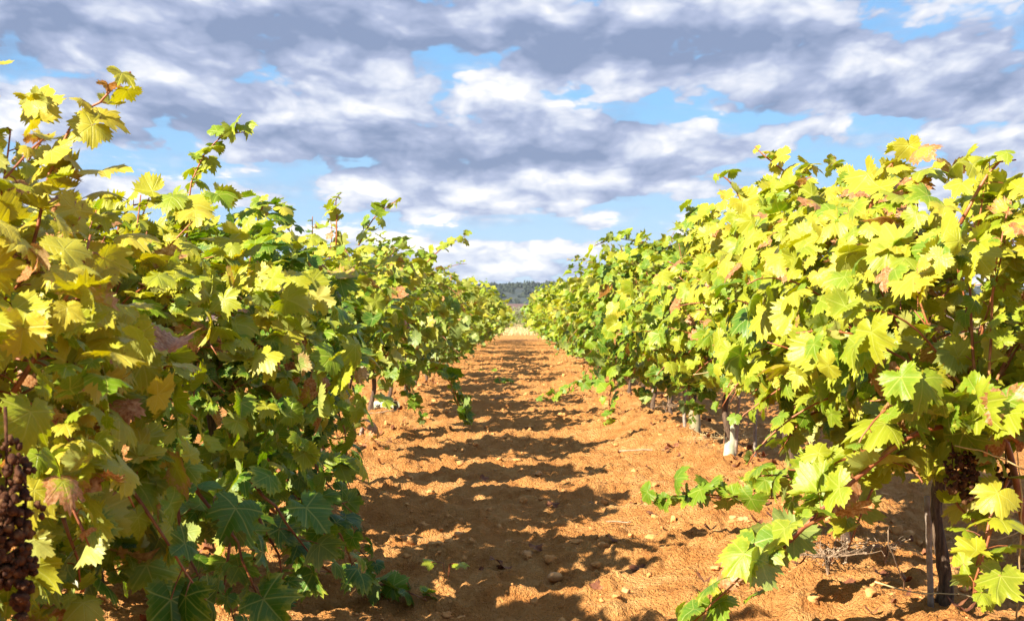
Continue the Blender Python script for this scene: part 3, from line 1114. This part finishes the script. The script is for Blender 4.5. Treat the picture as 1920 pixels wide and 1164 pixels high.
for k, (ctrl, hue, br) in enumerate([
        ([W(1690, 840, 3.8), W(1640, 900, 3.75), W(1610, 970, 3.7), W(1590, 1030, 3.7)], 0.72, 0.15),
        ([W(1650, 860, 4.3), W(1560, 930, 4.2), W(1500, 1000, 4.1), W(1450, 1050, 4.05)], 0.52, 0.03),
        ([W(1620, 880, 4.6), W(1540, 900, 4.6), W(1460, 890, 4.7), W(1400, 900, 4.75)], 0.50, 0.03),
        ([W(1760, 880, 3.8), W(1800, 950, 3.75), W(1830, 985, 3.7)], 0.70, 0.05),
        ([W(1900, 930, 3.6), W(1860, 990, 3.6), W(1835, 1060, 3.6), W(1825, 1120, 3.6)], 0.74, 0.05),
        ([W(1640, 800, 3.9), W(1680, 850, 3.75), W(1715, 880, 3.65), W(1730, 905, 3.6)], 0.86, 0.10),
        ([W(1560, 760, 5.0), W(1500, 790, 4.9), W(1460, 850, 4.9)], 0.62, 0.05)]):
    hero_shoot(VR[0 if k != 6 else 1], R(40 + k), ctrl, 0.084, hue, 0.10, br, spacing=0.042, r0=0.005, taper=0.4)
for k, (ctrl, hue) in enumerate([
        ([W(1560, 960, 3.6), W(1480, 1010, 3.55), W(1400, 1070, 3.5), W(1340, 1130, 3.5), W(1300, 1165, 3.52)], 0.50), ([W(1470, 900, 5.2), W(1400, 930, 5.3), W(1310, 925, 5.4), W(1215, 930, 5.5)], 0.48)]):
    hero_shoot(VR[0 if k == 0 else 1], R(60 + k), ctrl, 0.092 if k == 0 else 0.080, hue, 0.08, 0.0, spacing=0.045, r0=0.005, taper=0.3)
for k, (ctrl, hue) in enumerate([
        ([W(200, 850, 3.0), W(280, 960, 2.95), W(340, 1060, 2.95), W(380, 1150, 2.95)], 0.42), ([W(330, 880, 3.3), W(420, 980, 3.3), W(470, 1080, 3.3), W(500, 1160, 3.35)], 0.38),
        ([W(90, 900, 2.8), W(130, 1000, 2.75), W(150, 1090, 2.75)], 0.60), ([W(470, 900, 3.7), W(540, 980, 3.7), W(590, 1050, 3.75)], 0.36),
        ([W(220, 950, 3.2), W(260, 1040, 3.15), W(280, 1120, 3.15), W(290, 1170, 3.15)], 0.66), ([W(400, 930, 3.5), W(430, 1020, 3.5), W(420, 1100, 3.5), W(440, 1165, 3.5)], 0.62),
        ([W(330, 930, 3.4), W(350, 1030, 3.4), W(390, 1110, 3.4)], 0.64), ([W(520, 880, 4.0), W(590, 940, 4.0), W(640, 1000, 4.05), W(660, 1060, 4.1)], 0.62),
        ([W(560, 820, 4.6), W(610, 900, 4.6), W(660, 960, 4.6)], 0.58), ([W(600, 690, 6.0), W(640, 780, 6.0), W(650, 850, 6.0), W(640, 920, 6.0)], 0.60), ([W(570, 700, 5.8), W(600, 800, 5.8), W(610, 900, 5.8)], 0.58), ([W(480, 960, 3.8), W(520, 1040, 3.8), W(540, 1110, 3.8)], 0.62)]):
    hero_shoot(VL[1 if k != 2 else 0], R(50 + k), ctrl, 0.086 if k < 4 else 0.064, hue, 0.10, 0.02, spacing=0.05, r0=0.005, taper=0.3)


def bare_cane(vine, ctrl, r0, r1):
    g = Geo()
    loc = np.array(vine.location)
    p = resample([np.array(c) - loc for c in ctrl], 0.03)
    g.tube(p, np.linspace(r0, r1, len(p)), 8, True, 0.05, R(3))
    return link('cane', g.mesh('cane', M_CANE), vine)


bare_cane(VR[0], [W(1925, 1010, 3.75), W(1900, 880, 3.72), W(1875, 815, 3.7), W(1810, 797, 3.66), W(1720, 812, 3.62), W(1630, 875, 3.6)], 0.011, 0.005)
bare_cane(VR[0], [W(1930, 940, 3.8), W(1860, 910, 3.75), W(1800, 880, 3.72)], 0.008, 0.004)


def bunch(vine, p, length, width, seed, r=0.0075):
    o = link('grape_bunch', grape_bunch_mesh(R(seed), length, width, r), vine)
    o.location = Vector(p) - vine.location
    return o


bunch(VR[0], W(1815, 810, 3.62), 0.16, 0.13, 1)
bunch(VR[0], W(1785, 835, 3.60), 0.10, 0.09, 2)
bunch(VR[0], W(1885, 850, 3.8), 0.15, 0.09, 3)
bunch(VL[0], W(10, 800, 2.08), 0.22, 0.12, 4)
bunch(VL[0], W(46, 900, 2.10), 0.15, 0.08, 5)
bunch(VL[0], W(42, 1010, 2.09), 0.10, 0.06, 6)
bunch(VL[0], W(-30, 900, 2.05), 0.18, 0.12, 7)
bunch(VR[1], W(1530, 740, 5.1), 0.13, 0.08, 8)


# ------------------------------------------------------------------ trunk guards, stakes, fallen tube
def guard_tube(radius, height, wall, seed, crumple=0.06, ns=22, k=12):
    rs = R(seed)
    an = np.arange(ns) / ns * 2 * math.pi
    V, Q = [], []
    z = np.linspace(0, height, k)
    wob = rs.standard_normal((k, 3)) * crumple
    for off in (0, 1):
        for i in range(k):
            for j, a in enumerate(an):
                rr = radius * (1 + wob[i, 0] * 0.5 * math.cos(2 * a + wob[i, 1] * 8) + 0.03 * math.sin(3 * a + i)) - off * wall
                V.append((rr * math.cos(a), rr * math.sin(a), z[i] + (0.012 * math.sin(2 * a + 1) if i == k - 1 else 0)))
    for off in (0, 1):
        for i in range(k - 1):
            for j in range(ns):
                a, b = off * k * ns + i * ns + j, off * k * ns + i * ns + (j + 1) % ns
                f = (a, b, b + ns, a + ns)
                Q.append(f if off == 0 else f[::-1])
    for i in (0, k - 1):
        for j in range(ns):
            a, b = i * ns + j, i * ns + (j + 1) % ns
            c, d = k * ns + b, k * ns + a
            Q.append((a, d, c, b) if i == 0 else (a, b, c, d))
    return V, Q


def tube_obj(name, mat, *a, **k):
    V, Q = guard_tube(*a, **k)
    return link(name, mesh_np(name, V, Q, None, mat))


g1 = tube_obj('trunk_guard', M_GUARD, 0.037, 0.25, 0.003, 1)
p = W(1367, 880, 8.25)
g1.location = (p.x, 8.25, gz(p.x, 8.25) - 0.02)
g1.rotation_euler = (0.03, 0.08, 0.4)
tag(g1, 'upright white plastic trunk guard around a vine trunk right of the path', 'trunk guard', 'plastic trunk guards')
g2 = tube_obj('trunk_guard', M_GUARD_OLD, 0.040, 0.19, 0.003, 2)
p = W(1304, 838, 9.75)
g2.location = (p.x, 9.75, gz(p.x, 9.75) - 0.02)
g2.rotation_euler = (-0.04, -0.02, 1.4)
tag(g2, 'weathered brownish grey trunk guard under dark green leaves', 'trunk guard', 'plastic trunk guards')
g3 = tube_obj('plastic_tube', M_GUARD, 0.043, 0.24, 0.003, 3, 0.1)
p = W(704, 775, 12.2)
g3.location = (p.x, 12.2, gz(p.x, 12.2) + 0.045)
g3.rotation_euler = (math.radians(88), 0, math.radians(52))
tag(g3, 'pale plastic tube lying fallen on the soil under the left row', 'plastic tube')
g4 = tube_obj('trunk_guard', M_GUARD, 0.040, 0.20, 0.003, 4, 0.16)
g4.location = (-1.26, 4.10, gz(-1.26, 4.10) - 0.03)
g4.rotation_euler = (0.05, 0.22, 0.4)
tag(g4, 'torn white trunk guard at the foot of the near left vine', 'trunk guard', 'plastic trunk guards')


def stake(p0, p1, r, label, mat=M_STAKE, name='wooden_stake', cat='stake', group='thin stakes beside the vines'):
    g = Geo()
    a, b = np.array(p0, float), np.array(p1, float)
    k = 9
    f = np.linspace(0, 1, k)[:, None]
    pts = (b - a) * f
    pts[1:-1] += R(int(abs(p0[0] * 1000)) % 1000).standard_normal((k - 2, 3)) * r * 0.25
    g.tube(pts, r * (1.1 - 0.2 * f[:, 0]), 7, True, 0.06, R(2))
    o = link(name, g.mesh(name, mat))
    o.location = a
    return tag(o, label, cat, group)


def on(px, d, dz=-0.03):
    x = (px - VPX) / F_PX * d
    return (x, d, gz(x, d) + dz)


stake(on(1415, 8.5), W(1417, 770, 8.5) + Vector((0, 0, 0.2)), 0.011, 'thin upright grey stake just right of the white trunk guard')
stake(on(1213, 13.6), W(1232, 715, 13.6), 0.012, 'thin pale stake leaning to the right beside a green vine')
stake(on(1745, 4.06), W(1738, 930, 4.02), 0.009, 'grey stake tied close against the bare dark trunk')
stake(on(672, 10.0), W(680, 800, 10.0), 0.012, 'short brown stake leaning under the rusty shoot of the left row')
stake(on(641, 10.6), W(638, 790, 10.6), 0.010, 'thin pale upright stake in shade under the left row')
stake(on(1284, 10.0), W(1282, 690, 10.0), 0.012, 'thin brown stake standing left of the weathered trunk guard')
stake(W(1380, 850, 8.22), W(1388, 690, 8.22), 0.010, 'brown stake standing inside the white trunk guard')


# ------------------------------------------------------------------ dry weeds, straw, litter
def dry_weed(p, h, w, n, seed, label, mat=M_STRAW):
    rs = R(seed)
    g = Geo()
    for k in range(n):
        a = rs.uniform(0, 6.283)
        q = grow(rs, (0, 0, -0.01), (math.cos(a) * w / h, math.sin(a) * w / h, 1.0), h * rs.uniform(0.5, 1.1), 0.008, 0.13, 0.02)
        q[:, 2] = np.maximum(q[:, 2], -0.01)
        g.tube(q, np.linspace(0.0018, 0.0007, len(q)), 4, False)
        for j in range(2, len(q), 2):
            if rs.rand() < 0.75:
                e = q[j] + rv(rs, 0.02) + np.array([0, 0, 0.006])
                g.tube([q[j], (q[j] + e) / 2 + rv(rs, 0.003), e], 0.0009, 3, False)
                V0, T0 = ICO0
                g.raw(V0 * rs.uniform(0.0025, 0.006) * np.array([1, 1, 0.7]) + e, T0)
    o = link('dry_weed', g.mesh('dry_weed', mat))
    o.location = p
    return tag(o, label, 'dry weed', 'dry weeds at the foot of the vines')


dry_weed(on(1552, 4.75, 0), 0.20, 0.10, 34, 1, 'dense tuft of brown dry weed left of the bare dark trunk', M_TWIG)
dry_weed(on(72, 4.55, 0), 0.10, 0.06, 16, 2, 'small straw coloured dry weed at the lower left corner')
dry_weed(on(1360, 9.1, 0), 0.36, 0.14, 26, 3, 'tall wispy dry weed behind the white trunk guard')
dry_weed(on(1250, 11.0, 0), 0.12, 0.12, 20, 4, 'low brown dry weed between the leaning stake and the weathered guard', M_TWIG)
dry_weed(on(1660, 4.9, 0), 0.12, 0.12, 20, 5, 'low dry weed on the soil close behind the bare dark trunk', M_TWIG)


def straw(ctrl, r, label, mat=M_STRAW):
    g = Geo()
    a = np.array(ctrl[0])
    p = resample([np.array(c) - a for c in ctrl], 0.03)
    p[1:-1] += R(int(abs(ctrl[1][0]) * 999) % 997).standard_normal((len(p) - 2, 3)) * 0.0015
    g.tube(p, np.linspace(r, r * 0.5, len(p)), 5, True)
    o = link('dry_stalk', g.mesh('dry_stalk', mat))
    o.location = a
    return tag(o, label, 'dry stalk', 'bare dry stalks round the right vines')


straw([W(1530, 850, 6.2), W(1480, 770, 6.2), W(1430, 715, 6.2), W(1370, 695, 6.2), W(1300, 702, 6.2)], 0.0035, 'long pale dry stalk arching left out of the right row')
straw([W(1920, 880, 3.5), W(1880, 860, 3.5), W(1840, 845, 3.5), W(1790, 835, 3.5)], 0.0025, 'thin pale stalk crossing the brown grapes')
straw([on(1905, 3.95), W(1915, 960, 3.7), W(1908, 860, 3.65), W(1900, 790, 3.62)], 0.003, 'upright pale stalk at the right edge')
straw([on(1700, 4.35), W(1690, 1080, 4.2), W(1665, 1010, 4.1), W(1668, 985, 4.1)], 0.003, 'thin stalk leaning left of the bare dark trunk', M_TWIG)
straw([on(1790, 4.3), W(1830, 1120, 4.1), W(1880, 1105, 4.0), W(1930, 1060, 3.9)], 0.0025, 'low straw bending right beside the bare dark trunk')
straw([W(1640, 1090, 4.0), W(1720, 1110, 4.0), W(1800, 1113, 4.0), W(1850, 1130, 4.0)], 0.0025, 'near level straw passing in front of the bare dark trunk')
straw([W(1785, 990, 3.9), W(1830, 1000, 3.9), W(1870, 1010, 3.9), W(1925, 990, 3.9)], 0.0022, 'thin straw under the hanging brown grapes')


def dead_leaf_obj(p, s, seed, label, group='dead leaves lying on the path'):
    rs = R(seed)
    V0, T0, A = LOD[0][seed % 14]
    V = V0.copy() * s
    rad = np.hypot(V[:, 0], V[:, 1]) / s
    V[:, 2] += s * (0.55 * rad ** 2 * (0.5 + 0.5 * np.sin(3 * np.arctan2(V[:, 0], V[:, 1]) + seed)))
    me = mesh_np('dead_leaf', V, None, T0, M_DEADLEAF)
    o = link('dead_leaf', me)
    o.location = p
    o.rotation_euler = (rs.uniform(-.5, .5), rs.uniform(-.5, .5), rs.uniform(0, 6))
    return tag(o, label, 'dead leaf', group)


for k, (px, d) in enumerate([(893, 5.16), (912, 5.13), (930, 5.18), (950, 5.15)]):
    dead_leaf_obj(on(px, d, 0.018), 0.036, k, 'curled dark leaf in the cluster of four on the shaded path')
for k, (px, d, lab) in enumerate([
        (1004, 5.2, 'dark leaf beside the small stone right of the leaf cluster'), (1145, 5.42, 'single dark leaf in the middle of the shaded path'),
        (1196, 4.97, 'dark leaf near the shoot at the bottom of the path'), (1112, 4.5, 'black curled leaf at the bottom edge of the path'),
        (1036, 6.3, 'reddish leaf crumpled on the sunlit band'), (1192, 6.9, 'dark leaf lying left of the tip of the low shoot'), (1220, 6.1, 'dark leaf just under the tip of the low shoot'),
        (905, 7.3, 'small brown leaf on the sunlit middle of the path'), (1655, 4.5, 'red brown leaf by the bare dark trunk'), (1590, 4.45, 'reddish leaf below the dry weed tuft')]):
    dead_leaf_obj(on(px, d, 0.016), 0.034, 20 + k, lab)


def build_litter():
    rng = np.random.RandomState(12)
    V0, T0, A0 = LOD[2][0]
    VV, TT = [], []
    n = 600
    k = len(V0)
    for i in range(n):
        sg = -1 if rng.rand() < 0.5 else 1
        y = 3.2 + 20 * rng.rand() ** 1.6
        x = sg * (ROW_X + rng.normal(0, 0.26))
        s = rng.uniform(0.012, 0.038)
        a, b = rng.uniform(0, 6.28), rng.uniform(-.5, .5)
        V = V0 * s * np.array([1, rng.uniform(0.4, 1), 1.6])
        V[:, 2] += s * 0.6 * (V0[:, 0] ** 2)
        ca, sa = math.cos(a), math.sin(a)
        V = np.stack([V[:, 0] * ca - V[:, 1] * sa, V[:, 0] * sa + V[:, 1] * ca, V[:, 2] + b * V[:, 0]], -1)
        VV.append(V + np.array([x, y, gz(x, y) + 0.012]))
        TT.append(T0 + i * k)
    o = link('leaf_litter', mesh_np('leaf_litter', np.concatenate(VV), None, np.concatenate(TT), M_DEADLEAF))
    tag(o, 'brown leaf litter strewn under the vines', 'leaf litter', None, 'stuff')


build_litter()


def stone(px, d, s, seed, label):
    rs = R(seed)
    V0, T0 = ICO2
    f = rs.standard_normal(3)
    V = V0 * (1 + 0.14 * np.sin(V0 @ (f * 2.2) + seed)[:, None] + 0.05 * rs.standard_normal((len(V0), 1))) * s * rs.uniform(0.75, 1.2, 3) * np.array([1, 1, .75])
    o = link('stone', mesh_np('stone', V, None, T0, M_STONE, False))
    o.location = on(px, d, s * 0.3)
    return tag(o, label, 'stone', 'stones on the path')


for px, d, s, lab in [(990, 5.2, 0.020, 'pale stone on the shaded path beside the dark leaf'), (1040, 4.72, 0.026, 'upright pale stone topping the sunlit bank of soil'),
                      (738, 4.6, 0.022, 'rounded clod stone beyond the trailing shoot at lower left'), (1173, 4.36, 0.018, 'stone at the very bottom of the path, right of the leaf'),
                      (860, 5.75, 0.018, 'small stone at the edge of the sunlit band'), (1010, 7.8, 0.02, 'small pale stone further up the sunlit path'),
                      (1395, 5.9, 0.022, 'pale stone on the lit ridge under the low shoot'), (1375, 6.0, 0.018, 'smaller pale stone on the lit ridge under the low shoot'),
                      (1160, 9.8, 0.03, 'reddish stone on the raised bank right of the path'), (960, 9.4, 0.022, 'stone in the middle of the far sunlit path')]:
    stone(px, d, s, int(px), lab)


def twig(px, d, length, ang, r, label):
    g = Geo()
    k = 7
    f = np.linspace(-.5, .5, k)[:, None]
    pts = f * length * np.array([math.cos(ang), math.sin(ang), 0.05])
    pts[1:-1] += R(int(px)).standard_normal((k - 2, 3)) * 0.004
    g.tube(pts, r, 5)
    o = link('twig', g.mesh('twig', M_TWIG))
    o.location = on(px, d, 0.018)
    return tag(o, label, 'twig', 'dry twigs on the soil')


twig(942, 14.6, 0.22, 0.1, 0.006, 'pale twig lying across the path far up')
twig(1232, 9.0, 0.5, -0.15, 0.005, 'long curved pale twig before the weathered guard')
twig(1072, 6.6, 0.12, -0.9, 0.003, 'short grey twig in the shade at mid path')
twig(1120, 6.9, 0.10, 0.2, 0.003, 'thin level twig right of the short grey twig')
twig(1160, 6.0, 0.11, -0.3, 0.003, 'thin twig on the shaded path near the low shoot')
twig(700, 11.6, 0.35, 0.1, 0.005, 'pale twig under the left row below the fallen tube')


def weed(px, d, s, n, seed, hue, label):
    rs = R(seed)
    root = link('weed', None)
    root.location = on(px, d, 0.0)
    L, g = Leaves(), Geo()
    for k in range(n):
        a = rs.uniform(0, 6.28)
        dd = np.array([math.cos(a), math.sin(a), 1.2])
        p = grow(rs, (0, 0, -.01), dd, s, 0.08, 0.06, 0.02)
        g.tube(p, 0.0015, 4)
        L.add(p[-1], np.array([math.cos(a), math.sin(a), -0.2]), np.array([0, -.3, 1.0]) + rv(rs, .3), s * 0.45, leaf_colour(rs, hue, 0.08, 0))
    link('stem', g.mesh('stem', M_CANE), root)
    link('foliage', L.mesh(0, rs, 'foliage'), root)
    return tag(root, label, 'weed', 'small green weeds on the path')


weed(838, 4.55, 0.07, 3, 1, 0.6, 'tiny yellow green seedling at the tip of the trailing shoot')
weed(945, 18.0, 0.11, 7, 2, 0.3, 'small green weed alone in the middle of the path')
weed(915, 22.0, 0.12, 6, 3, 0.3, 'small green weed at the foot of the far left row')


# ------------------------------------------------------------------ beyond the vineyard
def leaf_cloud(rs, n, dims, s, core=0.55):
    V, T = [], []
    d = nrmz(rs.standard_normal((n, 3)))
    lump = 1 + 0.22 * np.sin(d[:, 0] * 5 + d[:, 2] * 4) + 0.15 * np.sin(d[:, 1] * 7 - d[:, 2] * 6)
    r = rs.uniform(core, 1.0, n) * lump
    P = d * r[:, None] * np.array(dims)
    P = P[P[:, 2] > -dims[2] * 0.95]
    n = len(P)
    A = nrmz(rs.standard_normal((n, 3))) * s * rs.uniform(0.6, 1.3, (n, 1))
    B = nrmz(np.cross(A, rs.standard_normal((n, 3)))) * s * 0.7
    V = np.stack([P - A, P + B, P + A, P - B], 1).reshape(-1, 3)
    Q = np.arange(n * 4).reshape(-1, 4)
    return V, Q


def bush(x, y, w, h, seed, mat, label, n=900, s=None):
    rs = R(seed)
    root = link('bush', None)
    root.location = (x, y, gz(x, y))
    V, Q = leaf_cloud(rs, n, (w / 2, w / 2, h / 2), s or h * 0.05)
    V[:, 2] += h / 2
    link('foliage', mesh_np('foliage', V, Q, None, mat), root)
    g = Geo()
    for k in range(5):
        a = rs.uniform(0, 6.28)
        g.tube(grow(rs, (0, 0, -.1), (math.cos(a) * .5, math.sin(a) * .5, 1), h * 0.6, 0.02, 0.1, h * 0.08), [h * 0.014] * (max(3, int(7.5)) + 1), 5)
    link('stem', g.mesh('stem', M_BARK), root)
    return tag(root, label, 'bush', 'green bushes beyond the end of the vineyard')


def field_z(py, d):
    return EYE - (py - VPY) / F_PX * d


bush(-1.0, 118, 4.6, 1.35, 1, M_BUSH, 'left one of the two low green bushes at the end of the path')
bush(1.4, 122, 5.0, 1.45, 2, M_BUSH, 'right one of the two low green bushes at the end of the path')
bush(0.7, 240, 8.5, 2.5, 4, M_BUSHG, 'pale grey green rounded bush behind the low green bushes', 1200)
bush(-6.5, 120, 4.5, 1.5, 5, M_BUSH, 'low green bush hidden partly behind the far end of the left row')
bush(7.0, 120, 4.5, 1.5, 6, M_BUSH, 'low green bush hidden partly behind the far end of the right row')


def dry_grass():
    rs = R(9)
    n = 5200
    x = rs.uniform(-14, 14, n)
    x[:2600] = rs.uniform(-2.5, 2.5, 2600)
    y = rs.uniform(64, 78, n)
    h = rs.uniform(0.12, 0.40, n) * (0.9 + 0.5 * fbm(x * 0.6, y * 0.4, 2, 70))
    a = rs.uniform(0, 6.28, n)
    w = 0.014
    b = np.stack([x, y, soil_height(x, y) - 0.02], -1)
    s = np.stack([np.cos(a), np.sin(a), np.zeros(n)], -1) * w
    lean = rs.standard_normal((n, 3)) * 0.12
    lean[:, 2] = 0
    m = b + np.stack([np.zeros(n), np.zeros(n), h * 0.6], -1) + lean * 0.5
    tp = b + np.stack([np.zeros(n), np.zeros(n), h], -1) + lean * 1.6
    V = np.stack([b - s, b + s, m + s * .8, m - s * .8, tp], 1).reshape(-1, 3)
    o5 = np.arange(n) * 5
    Q = np.stack([o5, o5 + 1, o5 + 2, o5 + 3], -1)
    T = np.stack([o5 + 3, o5 + 2, o5 + 4], -1)
    o = link('dry_grass', mesh_np('dry_grass', V, Q, T, M_GRASS))
    tag(o, 'strip of tall straw coloured grass at the end of the path', 'dry grass', None, 'stuff')


dry_grass()


def terrain_sheet(name, xs, ys, zfun, mat, label):
    X, Y = np.meshgrid(xs, ys)
    Z = zfun(X, Y)
    nx, ny = len(xs), len(ys)
    V = np.stack([X, Y, Z], -1).reshape(-1, 3)
    i = np.arange(ny - 1)[:, None] * nx
    j = np.arange(nx - 1)[None, :]
    q = np.stack([i + j, i + j + 1, i + nx + j + 1, i + nx + j], -1).reshape(-1, 4)
    tag(link(name, mesh_np(name, V, q, None, mat)), label, None, None, 'structure')


def hill_h(X, Y):
    f = np.clip((Y - 900) / 600, 0, 1)
    f = f * f * (3 - 2 * f)
    prof = 27 + 9 * fbm(X / 260.0, X * 0 + 3.3, 4, 60) + 0.010 * X
    return -1.5 + f * prof + 2.5 * fbm(X / 60.0, Y / 60.0, 4, 61) * f


def slope_h(X, Y):
    f = np.clip((Y - 330) / 500, 0, 1)
    return -0.6 + f * (9.5 + 3 * fbm(X / 120.0, Y / 200.0, 3, 66))


terrain_sheet('hill', np.linspace(-1500, 1500, 240), np.linspace(880, 1900, 60), hill_h, M_HILL, 'low dark wooded hill on the horizon')
terrain_sheet('ploughed_slope', np.linspace(-700, 700, 120), np.linspace(320, 860, 50), slope_h, M_PLOUGH, 'reddish ploughed slope below the hill')


def hill_wood():
    rs = R(33)
    VV, QQ, off = [], [], 0
    n = 1000
    x = np.concatenate([rs.uniform(-60, 70, 280), rs.uniform(-900, 900, n - 280)])
    y = rs.uniform(1150, 1560, n)
    y[:150] = rs.uniform(1470, 1540, 150)
    for i in range(n):
        h = rs.uniform(2.5, 6.0) if i % 9 else rs.uniform(5, 7)
        V, Q = leaf_cloud(rs, 60, (h * 0.7, h * 0.7, h * 0.55), h * 0.25, 0.3)
        V = V + np.array([x[i], y[i], float(hill_h(np.array([x[i]]), np.array([y[i]]))[0]) + h * 0.35])
        VV.append(V)
        QQ.append(Q + off)
        off += len(V)
    tag(link('hill_wood', mesh_np('hill_wood', np.concatenate(VV), np.concatenate(QQ), None, M_WOOD)), 'dark scattered wood covering the distant hill', 'wood', None, 'stuff')


hill_wood()


# ------------------------------------------------------------------ air
def haze():
    x, y0, y1, z0, z1 = 7000, -200, 7000, -6, 62
    V = [(-x, y0, z0), (x, y0, z0), (x, y1, z0), (-x, y1, z0), (-x, y0, z1), (x, y0, z1), (x, y1, z1), (-x, y1, z1)]
    Q = [(3, 2, 1, 0), (4, 5, 6, 7), (0, 1, 5, 4), (1, 2, 6, 5), (2, 3, 7, 6), (3, 0, 4, 7)]
    mt = bpy.data.materials.new('haze')
    mt.use_nodes = True
    nt = mt.node_tree
    nt.nodes.clear()
    out = nt.nodes.new('ShaderNodeOutputMaterial')
    pv = nt.nodes.new('ShaderNodeVolumePrincipled')
    pv.inputs['Color'].default_value = (0.75, 0.86, 1.0, 1)
    pv.inputs['Density'].default_value = 0.00009
    pv.inputs['Anisotropy'].default_value = 0.2
    nt.links.new(pv.outputs[0], out.inputs['Volume'])
    tag(link('haze', mesh_np('haze', V, Q, None, mt, False)), 'thin bluish air over the vineyard and the far hill', 'haze', None, 'stuff')


haze()
